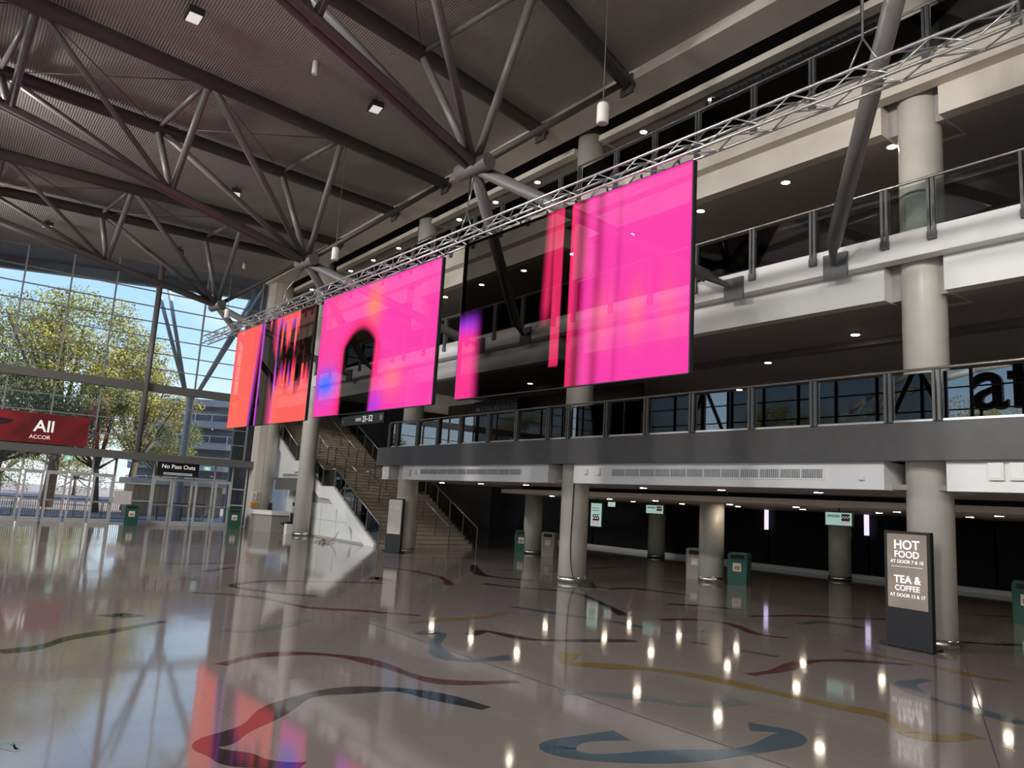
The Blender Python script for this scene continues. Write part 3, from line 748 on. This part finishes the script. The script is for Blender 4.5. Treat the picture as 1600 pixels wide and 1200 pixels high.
for (u, v), w, lab in (((917, 737), .12, 'small cream switch box on the bulkhead beside the cable column'), ((936, 737), .16, 'white junction box on the bulkhead left of the long grille'), ((1558, 737), .24, 'white box on the bulkhead right of the hot food column, left of a pair'),
                       ((1592, 737), .24, 'white box on the bulkhead at the right picture edge'), ((1348, 747), .1, 'tiny white socket on the bulkhead left of the hot food column'), ((640, 738), .2, 'white box on the bulkhead just right of the pizza column'), ((650, 738), .14, 'narrow white box on the bulkhead beside the left grille')):
    p = on(u, v, y=yb); o = thing('wall_box', lab, 'wall box', (p.x, yb, p.z))
    hh = w * (.4 if w < .11 else .62)
    MB().box(p.x - w / 2, p.x + w / 2, yb - .06, yb, p.z - hh, p.z + hh).build('case', wh, o); MB().box(p.x - w * .4, p.x + w * .4, yb - .07, yb - .06, p.z - hh * .8, p.z + hh * .8).build('cover', white, o)

# ------------------------------------------------------------------ floor-standing signs
fr = mat('sign black', (.012, .012, .013), .35); txt = mat('sign lettering', (.85, .85, .83), .5, emit=(1, 1, .97), es=.35)
scr = mat('sign screen', (.17, .14, .12), .3, noise=.25, nscale=2, emit=(.32, .25, .21), es=.25)
def totem(c, ang, w, h, label):
    o = thing('sign_totem', label, 'sign', (c.x, c.y, 0), ang)
    MB().box(-w / 2, w / 2, -.05, .05, .06, h).build('cabinet', fr, o, False, True)
    MB().box(-w / 2 - .06, w / 2 + .06, -.16, .16, .02, .07).build('base_plate', fr, o, False, True)
    for sx in (-1, 1):
        for sy in (-1, 1): MB().tube((sx * w * .42, sy * .13, 0), (sx * w * .42, sy * .13, .03), .025, 8).build('castor', black, o, False, True)
    return o
def ltext(o, body, size, x, z, m=None, align='CENTER', bold=0, yy=-.062):
    cu = bpy.data.curves.new('t', 'FONT'); cu.body = body; cu.size = size; cu.extrude = .002; cu.align_x = align; cu.offset = bold
    to = bpy.data.objects.new('t', cu); COL.objects.link(to); bpy.context.view_layer.update()
    me = bpy.data.meshes.new_from_object(to.evaluated_get(bpy.context.evaluated_depsgraph_get())); bpy.data.objects.remove(to); bpy.data.curves.remove(cu)
    me.transform(Matrix(((1, 0, 0, x), (0, 0, -1, yy), (0, 1, 0, z), (0, 0, 0, 1)))); me.materials.clear(); me.materials.append(m or txt)
    t_ = bpy.data.objects.new('lettering', me); COL.objects.link(t_); t_.parent = o; return t_
A = on(1401, 1003, z=0); B = on(1486, 1020, z=0); c = (A + B) / 2
o = totem(Vector((-6.62, 14.1, 0)), math.atan2(-.12, 1), .86, 2.03, 'black floor-standing sign reading hot food and tea and coffee')
MB().box(-.37, .37, -.06, -.05, .68, 1.98).build('screen', scr, o, False, True)
for b_, s_, z_, bo in (('HOT', .225, 1.715, .004), ('FOOD', .165, 1.565, .003), ('AT DOOR 7 & 10', .082, 1.465, .001), ('TEA &', .185, 1.12, .004), ('COFFEE', .135, .985, .002), ('AT DOOR 12 & 17', .082, .875, .001)): ltext(o, b_, s_, 0, z_, bold=bo)
MB().box(-.29, .29, -.063, -.06, 1.40, 1.406).build('rule_line', txt, o, False, True)
o = totem(on(612, 864, z=0) + Vector((-.2, .15, 0)), .35, .75, 2.05, 'slim grey floor-standing sign reading pizza before the stairs')
MB().box(-.33, .33, -.06, -.05, .7, 2.0).build('screen', mat('pizza screen', (.33, .30, .27), .4, emit=(.4, .36, .33), es=.12), o, False, True); ltext(o, 'PIZZA', .2, 0, 1.62, mat('pale print', (.62, .6, .57), .5))
MB().tube((0, -.062, 1.05), (0, -.066, 1.05), .17, 20).build('round_mark', mat('pale disc', (.42, .39, .36), .5), o, False, True)

# ------------------------------------------------------------------ bins
def bin_(p, ang, m, label, kind):
    o = thing('litter_bin', label, 'bin', (p.x, p.y, 0), ang, 'litter bins')
    if kind == 'green':
        MB().prism([(-.29, .0), (.29, 0), (.31, .78), (-.31, .78)], 'y', -.3, .3).build('body', m, o, False, True)
        pts = [(-.31, .78), (.31, .78), (.31, .9), (.27, .98), (-.27, .98), (-.31, .9)]
        mb = MB(); mb.prism(pts, 'y', -.26, .32)
        mb.build('hood', m, o, False, True)
        MB().box(-.21, .21, -.275, -.25, .81, .92).build('opening', black, o, False, True)
        MB().box(-.13, .13, -.312, -.3, .42, .68).build('sticker', mat('bin sticker', (.85, .84, .8), .5), o, False, True); MB().box(-.09, .09, -.316, -.312, .46, .58).build('sticker_print', mat('sticker print', (.55, .25, .12), .5), [c for c in o.children if c.name.startswith('sticker')][0], False, True)
    else:
        MB().prism([(-.27, .0), (.27, 0), (.29, .8), (-.29, .8)], 'y', -.27, .27).build('body', m, o, False, True)
        MB().prism([(-.29, .8), (.29, .8), (.29, .97), (.24, 1.0), (-.24, 1.0), (-.29, .97)], 'y', -.27, .27).build('hood', m, o, False, True)
        MB().box(-.19, .19, -.285, -.26, .8, .93).build('opening', black, o, False, True)
        MB().box(-.12, .12, -.282, -.27, .45, .68).build('sticker', mat('bin sticker red', (.8, .62, .58), .5), o, False, True); MB().box(-.08, .08, -.286, -.282, .49, .62).build('sticker_print', mat('bin print', (.8, .8, .78), .5), [c for c in o.children if c.name.startswith('sticker')][0], False, True)
FA = math.radians
bin_(on(1150, 914, z=0) + Vector((-.1, .3, 0)), FA(22), green, 'green litter bin right of the column under the gallery', 'green')
bin_(on(1083, 905, z=0) + Vector((-.1, .3, 0)), FA(22), beige, 'beige litter bin left of the column under the gallery, nearer one', 'beige')
bin_(on(811, 864, z=0) + Vector((-.1, .3, 0)), FA(30), green, 'green litter bin farthest under the gallery beside the stairs', 'green')
bin_(on(852, 869, z=0) + Vector((-.1, .3, 0)), FA(30), beige, 'beige litter bin farthest under the gallery', 'beige')
bin_(on(1597, 974, z=0) + Vector((.05, .3, 0)), FA(15), green, 'green litter bin cut by the right picture edge', 'green')
bin_(Vector((-40.6, 7.95, 0)), FA(80), green, 'green litter bin between the entrance doors', 'green')
bin_(Vector((-40.55, 12.85, 0)), FA(75), green, 'green litter bin beside the reception desk', 'green')

# ------------------------------------------------------------------ reception corner
dk = thing('reception_desk', 'grey reception desk with a white top beside the entrance', 'desk', (-38.6, 14.0, 0))
MB().prism([(-39.9, 13.5), (-38.4, 13.2), (-37.4, 13.7), (-37.4, 14.6), (-39.9, 14.6)], 'z', 0, .85).build('body', mat('desk grey', (.33, .31, .29), .5), dk)
MB().prism([(-39.98, 13.42), (-38.4, 13.1), (-37.3, 13.63), (-37.3, 14.65), (-39.98, 14.65)], 'z', .85, 1.05).build('worktop', white, dk)
o = thing('monitor', 'small dark monitor on the reception desk', 'monitor', (-39.2, 14.2, 1.05)); MB().box(-39.45, -38.95, 14.18, 14.22, 1.15, 1.42).build('screen', black, o); MB().box(-39.3, -39.1, 14.1, 14.3, 1.05, 1.15).build('stand', black, o)
o = thing('office_chair', 'black chair behind the reception desk', 'chair', (-36.95, 14.35, 0))
MB().box(-37.2, -36.75, 14.1, 14.6, .42, .52).build('seat', black, o); MB().box(-37.2, -36.75, 14.55, 14.63, .5, 1.0).build('backrest', black, o); MB().tube((-36.97, 14.35, 0), (-36.97, 14.35, .42), .05).build('leg', black, o); MB().lathe([(.26, 0), (.05, .08)], (-36.97, 14.35, 0), 10).build('base', black, o)
o = thing('storage_tub', 'white tub with black cables at the foot of the stair column', 'tub', (-35.95, 14.2, 0)); MB().box(-36.3, -35.95, 13.95, 14.4, 0, .5).build('tub', white, o); MB().box(-36.25, -36.0, 14.0, 14.3, .5, .62).build('cable_bundle', black, o)
o = thing('canopy_panel', 'dark grey canopy box above the reception counter', 'canopy'); o.location = (-38.5, 15.0, 2.1)
MB().box(-40.3, -36.45, 14.75, 15.1, 2.13, 2.75).build('box', mat('canopy grey', (.13, .12, .12), .5), o)
grille(-40.0, -36.8, 5, 2.84, 2.98, 'air grille above the dark canopy box by the reception', 15.02)
o = thing('service_door', 'pale grey door in the recess behind reception', 'door', (-39.0, 15.68, 0)); MB().box(-39.8, -38.5, 15.62, 15.7, 0, 2.1).build('leaf', mat('pale grey', (.5, .5, .48), .5), o); MB().box(-38.62, -38.56, 15.58, 15.62, .95, 1.1).build('handle', steel, o)
MB().box(-39.7, -39.4, 15.6, 15.62, 1.3, 1.5).build('notice', black, o)
for (y, z, w, hh, m_, lab, cat) in ((13.75, 1.75, .14, .2, white, 'white framed notice on the corner column', 'notice'), (13.78, 1.25, .17, .16, mat('yellow box', (.75, .42, .06), .5), 'yellow and red emergency box on the corner column', 'box')):
    o = thing(cat + '_board', lab, cat, (-40.5, y, z)); MB().box(-40.55, -40.45, y - w, y + w, z - hh, z + hh).build('board', m_, o); MB().box(-40.45, -40.44, y - w * .6, y + w * .6, z - hh * .6, z + hh * .5).build('print', mat('print ' + cat, (.5, .2, .15) if cat == 'box' else (.5, .55, .6), .5), o)
struct('wall_corner', MB().box(-41.5, -40.56, 13.7, 14.1, 0, 14), cream)
tag(MB().box(GX + .06, GX + .1, 7.2, 8.0, .95, 1.6).build('whiteboard', wh), 'blank pale board fixed to the glazing beside the doors', 'board')
# leaf pile
rnd = random.Random(5); mb = MB(); pc = on(505, 848, z=0)
for i in range(160):
    a = rnd.random() * 6.28; r = abs(rnd.gauss(0, .28)); q = pc + Vector((r * math.cos(a) * 1.2, r * math.sin(a) * .8, rnd.random() * max(0, .16 - r * .3)))
    s = .05; k = len(mb.v); an = rnd.random() * 6.28
    mb.v += [q + Vector((math.cos(an + j * 1.57) * s, math.sin(an + j * 1.57) * s, .006 + rnd.random() * .02)) for j in range(4)]; mb.f.append([k, k + 1, k + 2, k + 3])
o = mb.build('leaf_pile', mat('dry leaves', (.33, .14, .05), .8, noise=.4)); tag(o, 'small heap of dry brown leaves on the floor by the stair wall', 'leaves', kind='stuff')
tag(MB().path([pc + Vector((.3, .1, .02)), pc + Vector((.5, .3, .25)), pc + Vector((.62, .35, .5))], .012, 5).build('twig', mat('twig', (.08, .06, .05), .8)), 'thin bare twig sticking up beside the leaf heap', 'twig')
# cable on the column
cb = MB(); P = [on(896, 735, y=14.5)]; cx, cy = COLX[1] + .28, 14.64
P = [Vector((cx, cy, 3.3)), Vector((cx, cy - .02, 2.0)), Vector((cx - .02, cy - .02, 1.0)), Vector((cx + .1, cy - .05, .4)), Vector((cx + .35, cy - .12, .1)), Vector((cx + .6, cy - .1, .03))]
o = thing('power_cable', 'black cable running down the column into a coil on the floor', 'cable', (cx + .6, cy, 0))
MB().path(catmull(P, 5), .017, 6).build('drop', black, o)
for k in range(5):
    MB().path([Vector((cx + .75 + (.3 - .03 * k) * math.cos(a * .42), cy - .05 + (.2 - .02 * k) * math.sin(a * .42), .02 + k * .025)) for a in range(16)], .018, 5).build('coil', black, o)
MB().path([Vector((cx + .9, cy, .02)), Vector((cx + 1.3, cy + .15, .02)), Vector((cx + 1.5, cy + .1, .02))], .018, 5).build('tail', black, o)

# ------------------------------------------------------------------ hanging and wall signs
RX = (0, 1, 0); UP = (0, 0, 1)
o = thing('banner', 'long dark red banner lettered All Accor above the entrance beam', 'banner', (GX + .6, 0, 3.6)); ym = on(137, 675, x=GX + .6).y
MB().box(GX + .56, GX + .6, ym - 9, ym, 3.58, 4.95).build('panel', mat('banner red', (.22, .012, .02), .5, noise=.6, nscale=.7), o)
text('All', .75, (GX + .606, ym - 2.2, 4.12), RX, UP, txt, o, bold=.01); text('ACCOR', .24, (GX + .606, ym - 2.33, 3.78), RX, UP, txt, o)
mb = MB(); mb.v = [Vector((GX + .605, ym - 5.6, 3.62)), Vector((GX + .605, ym - 3.1, 4.4)), Vector((GX + .605, ym - 3.0, 4.55)), Vector((GX + .605, ym - 6.2, 4.85))]; mb.f = [[0, 1, 2, 3]]; mb.build('dark_shape', mat('banner dark', (.03, .008, .012), .5), o)
o = thing('hanging_sign', 'black hanging sign reading No Pass Outs over the doors', 'sign', (GX + .4, 9.8, 2.5))
ya, yb2 = 8.95, 10.95; MB().box(GX + .36, GX + .4, ya, yb2, 2.5, 3.15).build('panel', fr, o); text('No Pass Outs', .29, (GX + .404, (ya + yb2) / 2, 2.86), RX, UP, txt, o, align='CENTER')
for k in range(2): MB().box(GX + .4, GX + .405, ya + .3, yb2 - .3, 2.62 - k * .07, 2.64 - k * .07).build('small_print', txt, o)
exm = mat('exit green', (.05, .4, .25), .4, emit=(.3, .8, .6), es=.5)
for p, lab in ((Vector((GX + .4, 5.0, 3.02)), 'green exit sign above the left entrance doors'), (Vector((GX + .4, 11.35, 2.98)), 'green exit sign beside the No Pass Outs sign')):
    o = thing('exit_sign', lab, 'exit sign', p); MB().box(p.x, p.x + .04, p.y - .16, p.y + .16, p.z - .09, p.z + .09).build('panel', exm, o); MB().box(p.x + .04, p.x + .045, p.y - .05, p.y + .05, p.z - .06, p.z + .06).build('running_mark', txt, o)
sa = on(534, 653, y=15.2); sb = on(599, 662, y=15.2)
o = thing('hanging_sign', 'black hanging sign reading L1 21-52 over the stairs', 'sign', (sa.x, 15.2, 5.2)); MB().box(sa.x, sb.x, 15.2, 15.28, 5.28, 5.72).build('panel', fr, o)
text('L1', .2, (sa.x + .15, 15.195, 5.42), (1, 0, 0), UP, mat('dim print', (.3, .3, .3), .5), o); text('21–52', .4, (sa.x + 2.25, 15.195, 5.38), (1, 0, 0), UP, txt, o); MB().box(sa.x + 1.55, sa.x + 2.15, 15.19, 15.2, 5.44, 5.58).build('pill_mark', mat('grey print', (.5, .5, .5), .5), o)
MB().tube((sb.x - .25, 15.2, 5.5), (sb.x - .25, 15.19, 5.5), .13, 16).build('ring_mark', mat('dim print', (.3, .3, .3), .5), o)
for x in (sa.x + .5, sb.x - .5): MB().tube((x, 15.24, 5.72), (x, 15.24, 7.2), .015, 5).build('hanger', black, o)
sa = on(741, 634, y=18.0); sb = on(808, 640, y=18.0)
o = thing('shop_sign', 'black bar sign lettered 4 Pines Brewing Co on level one', 'sign', (sa.x, 18, 5.6)); MB().box(sa.x, sb.x, 18, 18.1, 5.72, 6.3).build('panel', fr, o); text('4 PINES BREWING CO.', .25, (sa.x + .55, 17.995, 5.9), (1, 0, 0), UP, mat('pale print', (.62, .6, .57), .5), o)
for k in range(3): MB().box(sa.x + .2 + k * .09, sa.x + .26 + k * .09, 17.99, 18, 5.9, 6.0 + .05 * (k == 1)).build('tree_mark', mat('pale print'), o)
bar = thing('bar_front', 'dark bar front and shelving under the brewing sign on level one', 'bar', (sa.x, 18.2, L1)); MB().box(sa.x - 3, sb.x + 6, 18.6, 18.8, L1, 6.4).build('rear_panel', mat('bar brown', (.05, .03, .02), .5), bar); MB().box(sa.x - 1, sb.x + 4, 17.6, 18.1, L1, L1 + 1.0).build('counter', mat('bar counter', (.06, .045, .035), .4), bar)
pv = on(729, 672, y=14.9); o = thing('potted_plant', 'small green plant in a white vase behind the level one balustrade', 'plant', (pv.x, 14.9, L1)); MB().lathe([(.12, 0), (.15, .5), (.13, .95)], (pv.x, 14.9, L1), 14).build('vase', wh, o, True)
mb = MB(); rnd = random.Random(9)
for i in range(70):
    d = Vector((rnd.gauss(0, 1), rnd.gauss(0, 1), abs(rnd.gauss(.6, .6)))).normalized(); q = Vector((pv.x, 14.9, L1 + .95)) + d * rnd.uniform(.05, .3); s = Vector((-d.y, d.x, 0)) * .04; k = len(mb.v)
    mb.v += [q - s, q + d * .12, q + s, q - d * .02]; mb.f.append([k, k + 1, k + 2, k + 3])
mb.build('foliage', mat('plant leaf', (.03, .09, .02), .6), o)
def hung(u0, v0, u1, v1, y, label, tall=False):
    a = on(u0, v0, y=y); b_ = on(u1, v1, y=y); x0, x1 = min(a.x, b_.x), max(a.x, b_.x); z0, z1 = min(a.z, b_.z), max(a.z, b_.z)
    o = thing('hanging_display', label, 'display', ((x0 + x1) / 2, y, z0)); MB().box(x0 - .03, x1 + .03, y, y + .06, z0 - .03, z1 + .03).build('case', fr, o)
    sc_ = MB().box(x0, x1, y - .005, y, z0, z1).build('screen', mat('display mint', (.3, .5, .42), .4, emit=(.42, .62, .55), es=.5), o)
    w, h_ = x1 - x0, z1 - z0
    if tall: bx = (x0 + w * .2, x0 + w * .8, z0 + h_ * .25, z0 + h_ * .52)
    else: bx = (x0 + w * .62, x0 + w * .93, z0 + h_ * .35, z0 + h_ * .9)
    MB().box(bx[0], bx[1], y - .009, y - .005, bx[2], bx[3]).build('dark_mark', fr, sc_)
    mb = MB(); n_ = 6
    for i in range(n_): xx = bx[0] + (bx[1] - bx[0]) * i / n_; zz = (bx[2] + bx[3]) / 2 + (.12 * h_ if i % 2 else -.05 * h_) * .6; mb.box(xx, xx + (bx[1] - bx[0]) / n_, y - .012, y - .009, zz - .03 * h_, zz + .03 * h_)
    mb.build('wave_mark', txt, sc_)
    MB().box(bx[0], bx[1], y - .009, y - .005, bx[2] - h_ * .2, bx[2] - h_ * .02).build('pink_band', mat('display pink', (.6, .4, .42), .4, emit=(.7, .5, .55), es=.4), sc_)
    for k in range(2): MB().box(x0 + w * .08, x0 + w * (.55 if not tall else .8), y - .009, y - .005, z1 - h_ * (.2 + .1 * k) - .02, z1 - h_ * (.2 + .1 * k)).build('text_line', mat('display text', (.03, .12, .1), .5), sc_)
    MB().tube(((x0 + x1) / 2, y + .03, z1), ((x0 + x1) / 2, y + .03, 2.8), .02, 6).build('hanger', black, o)
hung(924, 786, 939, 823, 20.6, 'tall mint hanging display beside the cable column', True); hung(1010, 789, 1036, 803, 22, 'small mint hanging display over the far rear column'); hung(1290, 800, 1331, 822, 19.8, 'mint hanging display in front of the near rear column')
p = on(955, 788, y=24); o = thing('exit_sign', 'white exit sign under the low ceiling by the tall mint display', 'exit sign', p); MB().box(p.x - .2, p.x + .2, 24, 24.05, p.z - .1, p.z + .1).build('panel', txt, o); MB().box(p.x - .05, p.x + .05, 23.99, 24, p.z - .07, p.z + .07).build('running_mark', exm, o); MB().tube((p.x, 24.02, p.z + .1), (p.x, 24.02, 2.53), .012, 5).build('hanger', black, o)

# ------------------------------------------------------------------ outside
ground = mat('plaza paving', (.42, .34, .31), .8, noise=.12, nscale=.6)
struct('floor_outside', MB().box(-220, XL - .02, -120, 160, -.3, -.02), ground); struct('floor_outside_rear', MB().box(XL - .02, 120, -120, YB - .02, -.3, -.02), ground)
bark = mat('bark', (.13, .10, .08), .9, noise=.3)
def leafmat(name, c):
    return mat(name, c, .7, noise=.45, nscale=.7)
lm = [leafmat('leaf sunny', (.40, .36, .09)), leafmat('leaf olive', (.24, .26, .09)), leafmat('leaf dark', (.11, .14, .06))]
def tree(base, h, cr, ncl, m, label, seed, squash=.75, leaves=380):
    rnd = random.Random(seed); o = thing('tree', label, 'tree', base, group=None); B = Vector(base); tr_ = MB(); fo = MB()
    fork = B + Vector((rnd.uniform(-.3, .3), rnd.uniform(-.3, .3), h * .33)); tr_.tube(B, fork, h * .028, 8, h * .02); C = B + Vector((0, 0, h - cr * squash))
    for i in range(ncl):
        while True:
            d = Vector((rnd.uniform(-1, 1), rnd.uniform(-1, 1), rnd.uniform(-.8, 1)))
            if .35 < d.length < 1: break
        c = C + Vector((d.x * cr, d.y * cr, d.z * cr * squash)); rr = cr * rnd.uniform(.2, .34)
        if i % 3 == 0:
            mid = fork.lerp(c, .5) + Vector((0, 0, -.2)); tr_.tube(fork, mid, h * .012, 6, h * .008); tr_.tube(mid, c, h * .008, 6, h * .003)
        for k in range(leaves):
            e_ = Vector((rnd.gauss(0, 1), rnd.gauss(0, 1), rnd.gauss(0, 1))).normalized(); q = c + Vector((e_.x, e_.y, e_.z * .75)) * rr * rnd.uniform(.6, 1.05)
            s = rnd.uniform(.05, .115) * (cr / 5) ** .5; a = Vector((rnd.gauss(0, 1), rnd.gauss(0, 1), rnd.gauss(0, 1))).normalized(); b_ = a.cross(e_ + Vector((0, 0, .3))).normalized() * s; a = a * s; n_ = len(fo.v)
            fo.v += [q - a, q - b_ * .6, q + a, q + b_ * .6]; fo.f.append([n_, n_ + 1, n_ + 2, n_ + 3])
    tr_.build('trunk', bark, o, True)
    me = bpy.data.meshes.new('foliage'); me.from_pydata([v - B for v in fo.v], [], fo.f); me.materials.append(m); f_ = bpy.data.objects.new('foliage', me); COL.objects.link(f_); f_.parent = o
    return o
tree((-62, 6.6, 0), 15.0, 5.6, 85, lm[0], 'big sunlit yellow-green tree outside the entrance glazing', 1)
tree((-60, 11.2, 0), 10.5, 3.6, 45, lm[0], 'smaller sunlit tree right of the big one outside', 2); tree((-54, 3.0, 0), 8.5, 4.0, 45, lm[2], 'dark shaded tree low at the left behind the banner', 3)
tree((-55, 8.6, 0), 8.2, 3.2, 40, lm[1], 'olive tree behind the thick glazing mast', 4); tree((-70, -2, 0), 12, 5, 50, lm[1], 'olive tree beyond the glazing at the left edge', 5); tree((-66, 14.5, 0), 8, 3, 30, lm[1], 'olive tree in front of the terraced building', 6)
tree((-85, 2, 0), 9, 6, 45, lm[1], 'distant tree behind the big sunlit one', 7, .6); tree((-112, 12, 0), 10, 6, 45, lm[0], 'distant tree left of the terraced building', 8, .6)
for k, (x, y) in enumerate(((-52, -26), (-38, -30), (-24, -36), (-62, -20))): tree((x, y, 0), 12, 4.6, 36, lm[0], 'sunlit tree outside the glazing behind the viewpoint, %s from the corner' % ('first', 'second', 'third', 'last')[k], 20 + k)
for k in range(6): tree((-100 - (k % 2) * 6, -26 + k * 8, -.3), 7.5, 4.6, 40, lm[k % 2], 'low distant tree on the plaza edge, %s from the left' % ('first', 'second', 'third', 'fourth', 'fifth', 'sixth', 'seventh')[k], 40 + k, .8, 120)
# terraced building
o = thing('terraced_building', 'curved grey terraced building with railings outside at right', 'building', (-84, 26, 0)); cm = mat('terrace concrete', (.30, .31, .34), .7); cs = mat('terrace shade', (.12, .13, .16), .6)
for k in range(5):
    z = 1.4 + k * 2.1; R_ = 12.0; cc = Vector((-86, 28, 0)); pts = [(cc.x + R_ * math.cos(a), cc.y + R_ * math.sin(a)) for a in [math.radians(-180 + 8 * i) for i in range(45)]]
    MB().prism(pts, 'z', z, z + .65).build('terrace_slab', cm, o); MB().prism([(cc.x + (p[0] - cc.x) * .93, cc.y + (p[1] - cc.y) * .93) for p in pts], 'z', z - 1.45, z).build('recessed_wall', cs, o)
    r_ = MB()
    for i in range(0, 44): a, b_ = pts[i], pts[i + 1]; r_.tube((a[0], a[1], z + 1.3), (b_[0], b_[1], z + 1.3), .05, 5); r_.tube((a[0], a[1], z + .6), (a[0], a[1], z + 1.3), .035, 5)
    r_.build('railing', alu, o)
# steel V props outside the glass
o = thing('steel_props', 'pale steel V-shaped props standing outside the upper glazing', 'props', (-46, 10.5, 6.9)); pm_ = mat('prop steel', (.78, .79, .8), .5)
bs = on(299, 612, x=-46)
for u, v in ((236, 410), (262, 440), (412, 452), (392, 470)): tubeo('prop', bs + Vector((0, .25 if u > 300 else -.25, -.3)), on(u, v, x=-46), .11, pm_, o)
MB().tube((-46, bs.y, 0), bs, .22, 12).build('pier', pm_, o, True)
# kiosk and barriers
o = thing('kiosk', 'low tan timber kiosk outside the right-hand doors', 'kiosk', (-53, 13, 0)); ky0, ky1 = on(205, 790, x=-53).y, on(345, 790, x=-53).y
MB().box(-56, -53, ky0, ky1, 0, 2.0).build('wall', mat('kiosk tan', (.62, .46, .31), .7), o)
for i in range(int((ky1 - ky0) / .4)): MB().box(-53, -52.965, ky0 + i * .4, ky0 + i * .4 + .37, .1, 1.95).build('plank', mat('kiosk tan'), o)
MB().box(-56.4, -52.6, ky0 - .3, ky1 + .3, 2.0, 2.35).build('roof', cream, o)
bar_ = mat('barrier steel', (.16, .16, .17), .4); first_b = None
for k in range(9):
    y = 1.4 + k * 1.32; lab = 'steel crowd barrier standing outside the entrance doors'
    if first_b is None:
        first_b = thing('crowd_barrier', lab, 'barrier', (-44.5, y, -.02), 0, 'crowd barriers outside the doors'); mb = MB()
        for p, q in (((0, -.6, 1.05), (0, .6, 1.05)), ((0, -.6, .12), (0, .6, .12)), ((0, -.6, 0), (0, -.6, 1.05)), ((0, .6, 0), (0, .6, 1.05))): mb.tube(p, q, .025, 6)
        mb.build('frame', bar_, first_b, False, True); mb = MB()
        for i in range(11): mb.tube((0, -.5 + i * .1, .12), (0, -.5 + i * .1, 1.05), .013, 5)
        mb.build('bars', bar_, first_b, False, True)
    else: dup(first_b, (-44.5 - (k % 3) * .3, y, -.02))
# roof letters outside the glazing behind the viewpoint, and a pale arch beyond
lp = on(1520, 640, y=2 * (YF + .03) - (YB - 2.0)); lm_ = mat('letter dark', (.03, .03, .035), .5)
o = thing('facade_letters', 'large dark facade letters a and f outside the rear glazing', 'letters', (lp.x, YB - 2, lp.z)); text('af', 4.2, (lp.x, YB - 2.0, lp.z), (1, 0, 0), UP, lm_, o, depth=.15, bold=.05)
for dx_ in (.5, 2.5): MB().tube((lp.x + dx_, YB - 1.8, 0), (lp.x + dx_, YB - 1.8, lp.z + .3), .08, 8).build('mount', lm_, o)
o = thing('arch_structure', 'pale white arched roof truss of a building beyond the rear glazing', 'arch', (-30, -70, 0)); prev = None; am = mat('arch white', (.7, .7, .65), .5)
for i in range(25):
    a = math.pi * i / 24; p = Vector((-30 - 30 * math.cos(a), -70, 4 + 18 * math.sin(a))); q = p + Vector((0, 0, 2.2))
    if prev: tubeo('arch_tube', prev[0], p, .4, am, o, 6); tubeo('arch_tube', prev[1], q, .3, am, o, 6); tubeo('arch_web', prev[0], q, .18, am, o, 5)
    prev = (p, q)
MB().box(-62, 2, -76, -71, 0, 5).build('hall_wall', mat('terrace concrete'), o)
